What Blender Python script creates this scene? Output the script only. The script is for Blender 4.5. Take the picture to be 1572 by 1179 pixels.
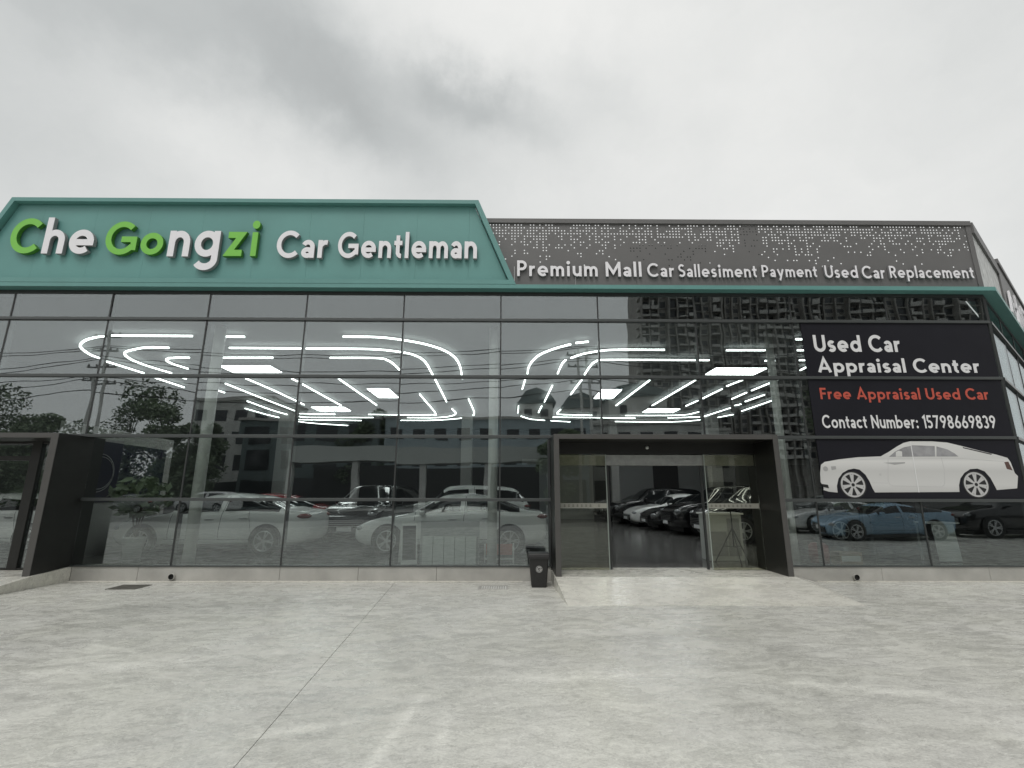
import bpy, bmesh, math, random
from mathutils import Vector, Matrix
for o in list(bpy.data.objects): bpy.data.objects.remove(o)
sc = bpy.context.scene
COL = sc.collection
R = math.radians
rng = random.Random(7)

# ------------------------------------------------------------------ camera
cd = bpy.data.cameras.new('camera'); cam = bpy.data.objects.new('camera', cd); COL.objects.link(cam)
cd.sensor_width = 36; cd.sensor_fit = 'HORIZONTAL'; cd.lens = 16.953; cd.clip_end = 1500; cd.clip_start = .05
CM = Matrix(((0.999964, -0.003261, -0.007854), (-0.00838, -0.221005, -0.975237), (0.001445, 0.975267, -0.221024)))
cam.matrix_world = Matrix.Translation((0.1633, -9.836, 1.6448)) @ CM.to_4x4()
sc.camera = cam
def look(u, v):                                     # world direction of a point of the sky
    f = 740.28
    return (CM @ Vector(((u-786)/f, (589.5-v)/f, -1))).normalized()

# ------------------------------------------------------------------ light
sc.view_settings.view_transform = 'Standard'; sc.view_settings.look = 'None'
sc.view_settings.exposure = 0.0; sc.view_settings.gamma = 1
sc.cycles.use_denoising = True
sc.cycles.max_bounces = 10; sc.cycles.transparent_max_bounces = 24; sc.cycles.glossy_bounces = 5; sc.cycles.diffuse_bounces = 4
sc.cycles.caustics_reflective = False; sc.cycles.caustics_refractive = False
SUN_EL, SUN_AZ = R(58), R(200)                      # behind the camera, a little to its left
sd = bpy.data.lights.new('sun', 'SUN'); so = bpy.data.objects.new('sun', sd); COL.objects.link(so)
sd.energy = 1.15; sd.angle = R(24); sd.color = (1, .97, .93)
sdir = Vector((math.sin(SUN_AZ)*math.cos(SUN_EL), math.cos(SUN_AZ)*math.cos(SUN_EL), math.sin(SUN_EL)))
so.rotation_euler = sdir.to_track_quat('Z', 'Y').to_euler()

W = bpy.data.worlds.new('World'); sc.world = W; W.use_nodes = True
nt = W.node_tree; N = nt.nodes; LK = nt.links
for n in list(N): N.remove(n)
def wn(t, **k):
    n = N.new(t)
    for a, b in k.items(): setattr(n, a, b)
    return n
out = wn('ShaderNodeOutputWorld'); mixs = wn('ShaderNodeMixShader'); bg1 = wn('ShaderNodeBackground'); bg2 = wn('ShaderNodeBackground')
sky = wn('ShaderNodeTexSky'); sky.sky_type = 'NISHITA'; sky.sun_disc = False; sky.sun_elevation = SUN_EL; sky.sun_rotation = SUN_AZ
LK.new(sky.outputs[0], bg1.inputs[0]); bg1.inputs[1].default_value = .1
tc = wn('ShaderNodeTexCoord')
def wmath(op, a, b=None, c=None):
    n = wn('ShaderNodeMath', operation=op)
    for i, x in enumerate((a, b, c)):
        if x is None: continue
        if isinstance(x, (int, float)): n.inputs[i].default_value = x
        else: LK.new(x, n.inputs[i])
    return n.outputs[0]
def wvec(op, a, b):
    n = wn('ShaderNodeVectorMath', operation=op)
    for i, x in enumerate((a, b)):
        if isinstance(x, (tuple, Vector)): n.inputs[i].default_value = tuple(x)
        else: LK.new(x, n.inputs[i])
    return n
no = wn('ShaderNodeTexNoise'); no.inputs['Scale'].default_value = 4.0; no.inputs['Detail'].default_value = 9; no.inputs['Roughness'].default_value = .6
LK.new(tc.outputs['Generated'], no.inputs['Vector'])
warp = wvec('SUBTRACT', no.outputs['Color'], (.5, .5, .5)).outputs[0]
sc_ = wn('ShaderNodeVectorMath', operation='SCALE'); LK.new(warp, sc_.inputs[0]); sc_.inputs['Scale'].default_value = .22
dirw = wvec('ADD', tc.outputs['Generated'], sc_.outputs[0]).outputs[0]
# broad cloud brightness: thick layered noise, then the darker and brighter cloud masses of this sky
n2 = wn('ShaderNodeTexNoise'); n2.inputs['Scale'].default_value = 1.7; n2.inputs['Detail'].default_value = 6
mp = wn('ShaderNodeMapping'); mp.inputs['Scale'].default_value = (1, 1, 2.2); LK.new(dirw, mp.inputs[0]); LK.new(mp.outputs[0], n2.inputs['Vector'])
val = wmath('MULTIPLY_ADD', n2.outputs[0], .22, .69)
CLOUDS = [((470, 95), (640, 235), 300, 95, -.25), ((560, 190), (690, 250), 120, 60, -.07), ((720, 150), (830, 205), 125, 38, -.21), ((690, 110), (740, 150), 60, 30, -.08), ((905, 115), (960, 150), 85, 50, -.09),
          ((40, 170), (40, 400), 300, 210, -.15), ((170, 40), (60, 10), 170, 60, -.09), ((800, 10), (900, 40), 260, 120, .10), ((1250, 150), (1350, 200), 300, 170, .04), ((1540, 60), (1540, 300), 300, 160, -.06), ((330, 190), (400, 200), 160, 60, .04)]
for c, t, la, lb, amt in CLOUDS:
    d0 = look(*c); ax = look(*t) - d0; ax -= d0*ax.dot(d0); ax.normalize(); bx = d0.cross(ax)
    k = d0.dot(look(786, 589))/740                   # radians (chord) per pixel, roughly
    dv = wvec('SUBTRACT', dirw, d0).outputs[0]
    a = wvec('DOT_PRODUCT', dv, ax/(la*k)).outputs['Value']; b = wvec('DOT_PRODUCT', dv, bx/(lb*k)).outputs['Value']
    cz = wvec('DOT_PRODUCT', dv, d0/.5).outputs['Value']
    r2 = wmath('ADD', wmath('ADD', wmath('MULTIPLY', a, a), wmath('MULTIPLY', b, b)), wmath('MULTIPLY', cz, cz))
    g = wmath('POWER', 2.718, wmath('MULTIPLY', r2, -.9))
    val = wmath('MULTIPLY_ADD', g, amt, val)
n3 = wn('ShaderNodeTexNoise'); n3.inputs['Scale'].default_value = 5.5; n3.inputs['Detail'].default_value = 8; n3.inputs['Roughness'].default_value = .62; LK.new(dirw, n3.inputs['Vector'])
val = wmath('MULTIPLY_ADD', wmath('SUBTRACT', n3.outputs[0], .5), .13, val)
# thinner, brighter cloud on the sun's side of the sky, behind the camera
sx = wn('ShaderNodeSeparateXYZ'); LK.new(tc.outputs['Generated'], sx.inputs[0])
rear = wn('ShaderNodeMapRange'); rear.interpolation_type = 'SMOOTHSTEP'; rear.inputs[1].default_value = .15; rear.inputs[2].default_value = -.8; rear.inputs[3].default_value = 0; rear.inputs[4].default_value = .16; LK.new(sx.outputs[1], rear.inputs[0])
val = wmath('ADD', val, rear.outputs[0])
comb = wn('ShaderNodeMix'); comb.data_type = 'RGBA'; comb.inputs[6].default_value = (.965, 1, .99, 1); comb.inputs[7].default_value = (1, 1, .975, 1)
mr = wn('ShaderNodeMapRange'); mr.inputs[1].default_value = .55; mr.inputs[2].default_value = .9; LK.new(val, mr.inputs[0]); LK.new(mr.outputs[0], comb.inputs[0])
sv = wn('ShaderNodeVectorMath', operation='SCALE'); LK.new(comb.outputs[2], sv.inputs[0]); LK.new(val, sv.inputs['Scale'])
LK.new(sv.outputs[0], bg2.inputs[0]); bg2.inputs[1].default_value = 1.0
mixs.inputs[0].default_value = .95; LK.new(bg1.outputs[0], mixs.inputs[1]); LK.new(bg2.outputs[0], mixs.inputs[2]); LK.new(mixs.outputs[0], out.inputs[0])

# ------------------------------------------------------------------ helpers
def srgb(r, g, b):
    f = lambda c: (c/255/12.92) if c/255 <= .04045 else ((c/255+.055)/1.055)**2.4
    return (f(r), f(g), f(b))
def mat(name, col, rough=.5, metal=0., spec=.5, noise=0., nscale=8., bump=0., bscale=40., emis=None, estr=0., stretch=(1, 1, 1), coat=0.):
    m = bpy.data.materials.new(name); m.use_nodes = True
    nt = m.node_tree; p = nt.nodes['Principled BSDF']
    p.inputs['Base Color'].default_value = (*col, 1); p.inputs['Roughness'].default_value = rough; p.inputs['Metallic'].default_value = metal
    p.inputs['Specular IOR Level'].default_value = spec; p.inputs['Coat Weight'].default_value = coat
    if emis: p.inputs['Emission Color'].default_value = (*emis, 1); p.inputs['Emission Strength'].default_value = estr
    if noise or bump:
        tc = nt.nodes.new('ShaderNodeTexCoord'); mp = nt.nodes.new('ShaderNodeMapping'); mp.inputs['Scale'].default_value = stretch
        nt.links.new(tc.outputs['Object'], mp.inputs[0])
    if noise:
        n = nt.nodes.new('ShaderNodeTexNoise'); n.inputs['Scale'].default_value = nscale; n.inputs['Detail'].default_value = 6; n.inputs['Roughness'].default_value = .6
        nt.links.new(mp.outputs[0], n.inputs['Vector'])
        cr = nt.nodes.new('ShaderNodeValToRGB'); cr.color_ramp.elements[0].position = .3; cr.color_ramp.elements[1].position = .7
        cr.color_ramp.elements[0].color = (*[c*(1-noise) for c in col], 1); cr.color_ramp.elements[1].color = (*[min(1, c*(1+noise)) for c in col], 1)
        nt.links.new(n.outputs[0], cr.inputs[0]); nt.links.new(cr.outputs[0], p.inputs['Base Color'])
    if bump:
        n = nt.nodes.new('ShaderNodeTexNoise'); n.inputs['Scale'].default_value = bscale; n.inputs['Detail'].default_value = 4
        nt.links.new(mp.outputs[0], n.inputs['Vector'])
        b = nt.nodes.new('ShaderNodeBump'); b.inputs['Strength'].default_value = bump; b.inputs['Distance'].default_value = .02
        nt.links.new(n.outputs[0], b.inputs['Height']); nt.links.new(b.outputs[0], p.inputs['Normal'])
    return m
def glass(name, tint, refl, wob=.0, blend=.25, wscale=.7):
    m = bpy.data.materials.new(name); m.use_nodes = True; nt = m.node_tree
    for n in list(nt.nodes): nt.nodes.remove(n)
    o = nt.nodes.new('ShaderNodeOutputMaterial'); mx = nt.nodes.new('ShaderNodeMixShader'); t = nt.nodes.new('ShaderNodeBsdfTransparent'); g = nt.nodes.new('ShaderNodeBsdfGlossy')
    t.inputs[0].default_value = (*tint, 1); g.inputs['Roughness'].default_value = 0.0; g.inputs[0].default_value = (.93, .98, 1, 1)
    lw = nt.nodes.new('ShaderNodeLayerWeight'); lw.inputs[0].default_value = blend
    ma = nt.nodes.new('ShaderNodeMath'); ma.operation = 'MULTIPLY_ADD'; ma.inputs[1].default_value = .5; ma.inputs[2].default_value = refl; ma.use_clamp = True
    nt.links.new(lw.outputs['Fresnel'], ma.inputs[0]); lw.inputs[0].default_value = .12
    nt.links.new(ma.outputs[0], mx.inputs[0]); nt.links.new(t.outputs[0], mx.inputs[1]); nt.links.new(g.outputs[0], mx.inputs[2]); nt.links.new(mx.outputs[0], o.inputs[0])
    if wob:
        tc = nt.nodes.new('ShaderNodeTexCoord'); n = nt.nodes.new('ShaderNodeTexNoise'); n.inputs['Scale'].default_value = wscale; n.inputs['Detail'].default_value = 1
        mp = nt.nodes.new('ShaderNodeMapping'); mp.inputs['Scale'].default_value = (1, 1, 1.6)
        nt.links.new(tc.outputs['Object'], mp.inputs[0]); nt.links.new(mp.outputs[0], n.inputs['Vector'])
        b = nt.nodes.new('ShaderNodeBump'); b.inputs['Strength'].default_value = 1; b.inputs['Distance'].default_value = wob
        nt.links.new(n.outputs[0], b.inputs['Height']); nt.links.new(b.outputs[0], g.inputs['Normal'])
    return m

class MB:
    def __init__(s): s.bm = bmesh.new()
    def poly(s, pts, mi=0):
        f = s.bm.faces.new([s.bm.verts.new(p) for p in pts]); f.material_index = mi; return f
    def box(s, x0, x1, y0, y1, z0, z1, mi=0):
        v = [s.bm.verts.new((x, y, z)) for z in (z0, z1) for y in (y0, y1) for x in (x0, x1)]
        for q in ((0, 2, 3, 1), (4, 5, 7, 6), (0, 1, 5, 4), (2, 6, 7, 3), (0, 4, 6, 2), (1, 3, 7, 5)):
            s.bm.faces.new([v[i] for i in q]).material_index = mi
        return s
    def prism(s, pts, y0, y1, mi=0):                  # outline (x,z) given any way round, extruded in y
        s.extr([Vector((x, y0, z)) for x, z in pts], Vector((0, y1-y0, 0)), mi); return s
    def extr(s, pts, d, mi=0):
        a = [s.bm.verts.new(p) for p in pts]; b = [s.bm.verts.new(Vector(p)+d) for p in pts]; n = len(a)
        fs = [s.bm.faces.new(a), s.bm.faces.new(b[::-1])] + [s.bm.faces.new([a[i], b[i], b[(i+1) % n], a[(i+1) % n]]) for i in range(n)]
        for f in fs: f.material_index = mi
        bmesh.ops.recalc_face_normals(s.bm, faces=fs); return s
    def tube(s, pts, r, n=8, mi=0, r1=None, cap=True):
        pts = [Vector(p) for p in pts]; rings = []
        for i, p in enumerate(pts):
            t = (pts[min(i+1, len(pts)-1)]-pts[max(i-1, 0)]).normalized()
            u = t.cross(Vector((0, 0, 1)) if abs(t.z) < .95 else Vector((0, 1, 0))).normalized(); w = t.cross(u)
            rr = r if r1 is None else r+(r1-r)*i/(len(pts)-1)
            rings.append([s.bm.verts.new(p+(u*math.cos(a)+w*math.sin(a))*rr) for a in [2*math.pi*k/n for k in range(n)]])
        for A, B in zip(rings, rings[1:]):
            for k in range(n):
                f = s.bm.faces.new([A[k], A[(k+1) % n], B[(k+1) % n], B[k]]); f.material_index = mi; f.smooth = n > 5
        if cap:
            s.bm.faces.new(rings[0][::-1]).material_index = mi; s.bm.faces.new(rings[-1]).material_index = mi
        return s
    def strip(s, pts, w, h, z):                       # flat profile along a path in plan
        P = [Vector((x, y, 0)) for x, y in pts]; A = []
        for i, p in enumerate(P):
            a = (p-P[i-1]).normalized() if i else (P[1]-p).normalized(); b = (P[i+1]-p).normalized() if i < len(P)-1 else a
            t = (a+b).normalized(); q = Vector((-t.y, t.x, 0))*(w/2/max(.5, t.dot(a)))
            A.append([s.bm.verts.new(p+o+Vector((0, 0, zz))) for o, zz in ((q, z), (-q, z), (-q, z+h), (q, z+h))])
        for a, b in zip(A, A[1:]):
            for k in range(4): s.bm.faces.new([a[k], a[(k+1) % 4], b[(k+1) % 4], b[k]])
        s.bm.faces.new(A[0]); s.bm.faces.new(A[-1][::-1]); return s
    def lathe(s, prof, c=(0, 0, 0), n=24, mi=0):
        rings = [[s.bm.verts.new((c[0]+r*math.cos(2*math.pi*k/n), c[1]+r*math.sin(2*math.pi*k/n), c[2]+z)) for k in range(n)] for r, z in prof]
        for A, B in zip(rings, rings[1:]):
            for k in range(n):
                f = s.bm.faces.new([A[k], A[(k+1) % n], B[(k+1) % n], B[k]]); f.smooth = True; f.material_index = mi
        s.bm.faces.new(rings[0][::-1]); s.bm.faces.new(rings[-1]); return s
    def build(s, name, mats, parent=None, bevel=0., smooth=False):
        me = bpy.data.meshes.new(name); s.bm.normal_update(); s.bm.to_mesh(me); s.bm.free()
        for m in (mats if isinstance(mats, (list, tuple)) else [mats]): me.materials.append(m)
        o = bpy.data.objects.new(name, me); COL.objects.link(o)
        if parent: o.parent = parent
        if bevel:
            b = o.modifiers.new('bevel', 'BEVEL'); b.width = bevel; b.segments = 2; b.limit_method = 'ANGLE'
        if smooth:
            for p in me.polygons: p.use_smooth = True
        return o
def tag(o, label=None, cat=None, group=None, kind=None):
    if label: o['label'] = label
    if cat: o['category'] = cat
    if group: o['group'] = group
    if kind: o['kind'] = kind
    return o
def thing(name, label, cat, loc=(0, 0, 0), rz=0, group=None):
    o = bpy.data.objects.new(name, None); COL.objects.link(o); o.location = loc; o.rotation_euler = (0, 0, rz); o.empty_display_size = .2
    return tag(o, label, cat, group)
def copy_tree(o, parent=None, swap=None):
    c = o.copy(); COL.objects.link(c); c.parent = parent
    if swap and c.type == 'MESH':
        for s in c.material_slots:
            if s.material in swap: m = swap[s.material]; s.link = 'OBJECT'; s.material = m
    for ch in o.children: copy_tree(ch, c, swap)
    return c

# ------------------------------------------------------------------ stroke lettering (geometric bold sans)
H_ = .085; X_ = .66
def A(cx, cy, rx, ry, a0, a1): return ('A', cx, cy, rx, ry, a0, a1)
def Ln(*p): return ('L', p)
def bowl(cx, r=.245): return A(cx, .33, r, .25, 0, 360)
G = {
 'C': [A(.46, .5, .4, .425, 44, 316)], 'G': [A(.46, .5, .4, .425, 46, 325), Ln((.45, .46), (.83, .46), (.83, .13))],
 'P': [Ln((.085, 0), (.085, 1)), ('S', [Ln((.085, .915), (.30, .915)), A(.30, .685, .23, .23, 90, -90), Ln((.30, .455), (.085, .455))])],
 'R': [Ln((.085, 0), (.085, 1)), ('S', [Ln((.085, .915), (.30, .915)), A(.30, .695, .22, .22, 90, -90), Ln((.30, .475), (.085, .475))]), Ln((.28, .47), (.53, 0))],
 'M': [Ln((.085, 0), (.085, 1)), Ln((.085, .93), (.47, .25), (.855, .93)), Ln((.855, 0), (.855, 1))],
 'N': [Ln((.085, 0), (.085, 1)), Ln((.085, .93), (.66, .07)), Ln((.66, 0), (.66, 1))],
 'S': [('S', [A(.30, .715, .2, .205, 35, 250), A(.29, .285, .22, .205, 75, -145)])],
 'U': [('S', [Ln((.085, 1), (.085, .36)), A(.365, .36, .28, .28, 180, 360), Ln((.645, .36), (.645, 1))])],
 'A': [Ln((.08, 0), (.43, .96), (.78, 0)), Ln((.2, .28), (.66, .28))],
 'F': [Ln((.085, 0), (.085, 1)), Ln((.085, .915), (.52, .915)), Ln((.085, .5), (.48, .5))],
 'a': [('S', [A(.235, .40, .17, .18, 155, 0), Ln((.405, .40), (.405, 0))]), A(.225, .195, .145, .115, 0, 360)],
 'b': [Ln((.085, 0), (.085, 1)), bowl(.33)], 'd': [Ln((.575, 0), (.575, 1)), bowl(.33)],
 'c': [A(.33, .33, .25, .25, 46, 314)], 'e': [A(.33, .33, .25, .25, 0, 312), Ln((.09, .315), (.664, .315))],
 'g': [('S', [Ln((.575, X_), (.575, -.06)), A(.33, -.06, .245, .2, 0, -150)]), bowl(.33)],
 'h': [Ln((.085, 0), (.085, 1)), ('S', [A(.285, .36, .2, .215, 175, 0), Ln((.485, .36), (.485, 0))])],
 'i': [Ln((.1, 0), (.1, X_)), ('D', .1, .87, .115)], 'l': [Ln((.085, 0), (.085, 1.02))],
 'm': [Ln((.085, 0), (.085, X_)), ('S', [A(.26, .37, .175, .205, 175, 0), Ln((.435, .37), (.435, 0))]), ('S', [A(.61, .37, .175, .205, 178, 0), Ln((.785, .37), (.785, 0))])],
 'n': [Ln((.085, 0), (.085, X_)), ('S', [A(.285, .36, .2, .215, 175, 0), Ln((.485, .36), (.485, 0))])],
 'o': [A(.335, .33, .25, .25, 0, 360)], 'p': [Ln((.085, -.28), (.085, X_)), bowl(.33)],
 'r': [Ln((.085, 0), (.085, X_)), A(.30, .36, .215, .215, 175, 75)],
 's': [('S', [A(.225, .455, .145, .13, 30, 255), A(.22, .2, .155, .125, 80, -150)])],
 't': [('S', [Ln((.2, .88), (.2, .23)), A(.35, .23, .15, .15, 180, 275)]), Ln((.03, .585), (.4, .585))],
 'u': [('S', [Ln((.085, X_), (.085, .3)), A(.285, .3, .2, .215, 180, 355)]), Ln((.485, 0), (.485, X_))],
 'y': [Ln((.06, X_), (.31, .03)), Ln((.55, X_), (.20, -.28))], 'z': [Ln((.04, .58), (.44, .58), (.1, .085), (.5, .085))],
 '1': [Ln((.05, .78), (.26, .92), (.26, 0))], '7': [Ln((.03, .915), (.50, .915), (.2, 0))],
 '3': [('S', [A(.27, .70, .2, .215, 150, -80)]), A(.27, .285, .22, .205, 85, -150)],
 '5': [Ln((.5, .915), (.13, .915), (.11, .56)), A(.27, .31, .225, .225, 130, -140)],
 '6': [A(.31, .30, .225, .215, 0, 360), Ln((.42, .96), (.12, .42))], '9': [A(.31, .70, .225, .215, 0, 360), Ln((.2, .04), (.5, .58))],
 '8': [A(.30, .72, .19, .195, 0, 360), A(.30, .28, .225, .205, 0, 360)], ':': [('D', .1, .1, .1), ('D', .1, .52, .1)],
}
def sample(st):
    if st[0] == 'L': return [Vector(p) for p in st[1]], False
    if st[0] == 'A':
        _, cx, cy, rx, ry, a0, a1 = st; full = abs(a1-a0) >= 360; n = max(6, int(abs(a1-a0)/11))
        return [Vector((cx+rx*math.cos(R(a0+(a1-a0)*i/n)), cy+ry*math.sin(R(a0+(a1-a0)*i/n)))) for i in range(n if full else n+1)], full
    P = []
    for q in st[1]:
        for p in sample(q)[0]:
            if not P or (p-P[-1]).length > .012: P.append(p)
    return P, False
def ribbon(P, closed, h):
    n = len(P); Lf, Rt = [], []
    for i, p in enumerate(P):
        a = p-P[i-1] if (i or closed) else P[1]-p; b = P[(i+1) % n]-p if (i < n-1 or closed) else a
        a = a.normalized(); b = b.normalized(); t = a+b; t = t.normalized() if t.length > 1e-3 else a
        q = Vector((-t.y, t.x))*(h/max(.42, t.dot(a))); Lf.append(p+q); Rt.append(p-q)
    return Lf, Rt
def lettering(name, text, bx, yfront, depth, m, parent, h=H_, gap=.13, label=None, ret=None):
    """text fitted to the box (x0, x1, z0, z1), its face at y = yfront, facing -y"""
    quads = []; x = 0
    for ch in text:
        if ch == ' ': x += .36; continue
        shapes = []
        for k, st in enumerate(G[ch]):
            if st[0] == 'D':
                _, cx, cy, r = st; c = [Vector((cx+r*math.cos(2*math.pi*i/18), cy+r*math.sin(2*math.pi*i/18))) for i in range(18)]
                shapes.append((k, c, None, True))
            else:
                P, cl = sample(st); l, r = ribbon(P, cl, h); shapes.append((k, l, r, cl))
        xs = [p.x for s in shapes for q in (s[1], s[2] or []) for p in q]; off = x-min(xs)
        for s in shapes: quads.append((s[0], [p+Vector((off, 0)) for p in s[1]], [p+Vector((off, 0)) for p in s[2]] if s[2] else None, s[3]))
        x += max(xs)-min(xs)+gap
    al = [p for q in quads for s in (q[1], q[2] or []) for p in s]
    ax, bx_, az, bz = min(p.x for p in al), max(p.x for p in al), min(p.y for p in al), max(p.y for p in al)
    T = lambda p, y: Vector((bx[0]+(p.x-ax)/(bx_-ax)*(bx[1]-bx[0]), y, bx[2]+(p.y-az)/(bz-az)*(bx[3]-bx[2])))
    mb = MB(); bm = mb.bm
    for k, l, r, cl in quads:
        y0 = yfront+.0004*k; y1 = yfront+depth-.0003*k
        if r is None: mb.extr([T(p, y0) for p in l], Vector((0, y1-y0, 0))); continue
        v = [[bm.verts.new(T(p, y)) for p in s] for s in (l, r) for y in (y0, y1)]; n = len(l); fs = []
        for i in range(n if cl else n-1):
            j = (i+1) % n
            for a, b in ((v[0], v[2]), (v[2], v[3]), (v[3], v[1]), (v[1], v[0])): fs.append(bm.faces.new([a[i], a[j], b[j], b[i]]))
        if not cl:
            for i in (0, -1): fs.append(bm.faces.new([v[0][i], v[2][i], v[3][i], v[1][i]]))
        bmesh.ops.recalc_face_normals(bm, faces=fs)
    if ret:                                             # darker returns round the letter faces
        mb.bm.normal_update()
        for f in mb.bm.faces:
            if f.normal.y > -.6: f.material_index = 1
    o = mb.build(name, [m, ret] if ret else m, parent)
    if label: o['label'] = label
    return o
STRIPS = {'lo': [[(-9.312, 1.019), (-9.622, 1.114), (-10.056, 1.36), (-10.467, 1.717), (-10.724, 2.094), (-10.929, 2.575), (-10.97, 2.916)], [(-11.055, 3.184), (-10.997, 4.581)], [(-11.085, 5.036), (-11.098, 6.632)], [(-9.117, 0.952), (-7.219, 0.966)], [(-6.684, 0.985), (-6.024, 1.003)], [(-11.24, 10.882), (-11.039, 13.068), (-10.377, 15.094), (-8.516, 16.25)], [(-3.71, 0.966), (-2.931, 0.993), (-2.39, 1.188), (-1.857, 1.551), (-1.475, 2.071), (-1.273, 2.773), (-1.232, 3.746), (-1.309, 5.213)], [(-10.297, 14.104), (-7.247, 14.387)], [(-5.247, 14.294), (-3.609, 14.207), (-2.217, 13.576), (-1.583, 12.683), (-1.378, 11.954), (-1.374, 8.567)]], 'lm': [[(-8.409, 1.912), (-8.916, 1.888), (-9.406, 2.076), (-9.897, 2.398), (-10.19, 2.993), (-10.255, 3.739), (-10.141, 4.569)], [(-10.247, 5.024), (-10.185, 5.333)], [(-10.236, 6.619), (-10.205, 7.514)], [(-6.882, 1.9), (-5.093, 1.933)], [(-10.245, 9.159), (-10.278, 11.455), (-10.04, 13.212)], [(-4.989, 1.928), (-3.356, 1.964), (-2.652, 2.207), (-2.323, 2.512), (-2.162, 3.123), (-2.168, 4.353), (-2.219, 6.337), (-2.304, 9.176)], [(-9.85, 13.081), (-9.418, 13.385), (-6.373, 13.383)], [(-4.723, 13.354), (-3.484, 13.385), (-2.63, 12.954), (-2.241, 12.11), (-2.275, 10.855)]], 'li': [[(-8.482, 2.83), (-8.898, 2.836), (-9.233, 3.015), (-9.376, 3.438), (-9.289, 4.026)], [(-7.57, 2.813), (-6.208, 2.795)], [(-9.313, 6.002), (-9.347, 8.427), (-9.344, 11.435)], [(-4.668, 2.786), (-3.41, 2.802), (-3.156, 3.051), (-3.086, 3.547), (-3.066, 4.063)], [(-9.493, 12.236), (-7.874, 12.4)], [(-6.343, 12.422), (-4.829, 12.542), (-3.423, 12.468), (-3.166, 12.032), (-3.113, 7.691)], [(-8.232, 5.232), (-8.213, 7.081), (-8.303, 9.954)]], 'ls': [[(-5.272, 5.155), (-5.309, 9.973)], [(-6.764, 5.223), (-6.759, 5.646)], [(-6.767, 5.966), (-6.822, 10.115)]], 'ro': [[(2.098, 1.272), (1.802, 1.387)], [(1.693, 1.486), (1.337, 1.859), (1.019, 2.367), (0.841, 2.996), (0.752, 3.757), (0.752, 4.478)], [(0.714, 5.137), (0.659, 6.71)], [(0.599, 10.087), (0.611, 11.892)], [(0.771, 12.823), (1.287, 13.763), (2.004, 14.151)], [(2.315, 14.282), (3.35, 14.682)], [(10.55, 8.514), (10.534, 11.229)], [(10.595, 12.176), (9.849, 13.741), (8.35, 14.59), (5.609, 14.499)], [(6.977, 1.024), (7.146, 1.022)]], 'rm': [[(4.149, 1.927), (2.868, 1.943), (2.392, 2.128), (2.071, 2.39), (1.861, 2.721)], [(1.739, 2.923), (1.682, 3.408), (1.676, 4.465)], [(1.663, 6.148), (1.616, 9.163)], [(1.574, 10.071), (1.537, 11.764)], [(9.657, 7.592), (9.594, 8.949)], [(9.698, 9.52), (9.586, 9.845)], [(9.664, 10.421), (9.472, 12.792)], [(9.331, 12.917), (7.897, 13.256)], [(6.347, 13.348), (2.309, 13.104)], [(5.732, 1.941), (6.73, 1.928)], [(7.54, 1.917), (7.717, 1.915)]], 'ri': [[(5.681, 2.89), (2.962, 2.886), (2.607, 3.034), (2.52, 3.574), (2.516, 4.58)], [(2.535, 5.194), (2.478, 7.666)], [(8.836, 5.214), (8.813, 6.856)], [(8.804, 7.205), (8.814, 8.42)], [(8.725, 11.476), (8.195, 12.393), (5.674, 12.556)], [(4.105, 12.524), (2.699, 12.313), (2.412, 12.03), (2.46, 10.946)], [(7.238, 2.93), (7.517, 2.926)], [(8.147, 2.856), (8.321, 2.854)], [(8.823, 3.947), (8.793, 3.577)]], 'rs': [[(6.214, 5.28), (6.162, 9.901)], [(4.739, 5.302), (4.657, 9.926)], [(7.718, 5.23), (7.614, 6.153)], [(7.654, 6.605), (7.654, 8.357)], [(7.636, 8.768), (7.6, 9.972)]]}
PANELS = [[(-8.148, 3.749), (-6.742, 3.73), (-6.758, 4.477), (-8.274, 4.499)], [(-4.8, 6.837), (-4.021, 6.826), (-4.094, 8.409), (-4.822, 8.421)], [(-8.296, 10.622), (-6.892, 10.598), (-6.851, 11.498), (-8.248, 11.522)], [(6.266, 3.818), (7.767, 3.797), (7.736, 4.557), (6.248, 4.578)], [(3.472, 6.869), (4.176, 6.859), (4.219, 8.452), (3.489, 8.463)], [(6.289, 10.779), (7.649, 10.756), (7.623, 11.66), (6.215, 11.684)]]
SIGN_TEXT = {'C': (-10.699, -10.073, 6.69, 7.535), 'he': (-9.963, -8.879, 6.688, 7.557), 'Go': (-8.633, -7.367, 6.673, 7.471), 'ng': (-7.249, -6.148, 6.321, 7.258), 'zi': (-6.045, -5.31, 6.656, 7.51), 'Car': (-4.898, -3.786, 6.617, 7.273), 'Gentleman': (-3.565, -0.529, 6.623, 7.256)}
GREY_TEXT = {'Premium': (0.351, 2.109, 6.256, 6.626), 'Mall': (2.286, 3.07, 6.256, 6.611), 'Car ': (3.197, 3.783, 6.253, 6.577), 'Sallesiment': (3.881, 5.597, 6.252, 6.561), 'Payment': (5.713, 6.923, 6.176, 6.546), 'Used': (7.1, 7.818, 6.251, 6.545), 'Car': (7.916, 8.419, 6.24, 6.541), 'Replacement': (8.528, 10.385, 6.178, 6.549)}
POSTER_TEXT = {'Used Car': (6.699, 8.554, 4.594, 4.981), 'Appraisal Center': (6.713, 10.164, 4.061, 4.511), 'Free Appraisal Used Car': (6.683, 10.226, 3.502, 3.85), 'Contact Number: 15798669839': (6.644, 10.251, 2.956, 3.255)}
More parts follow.
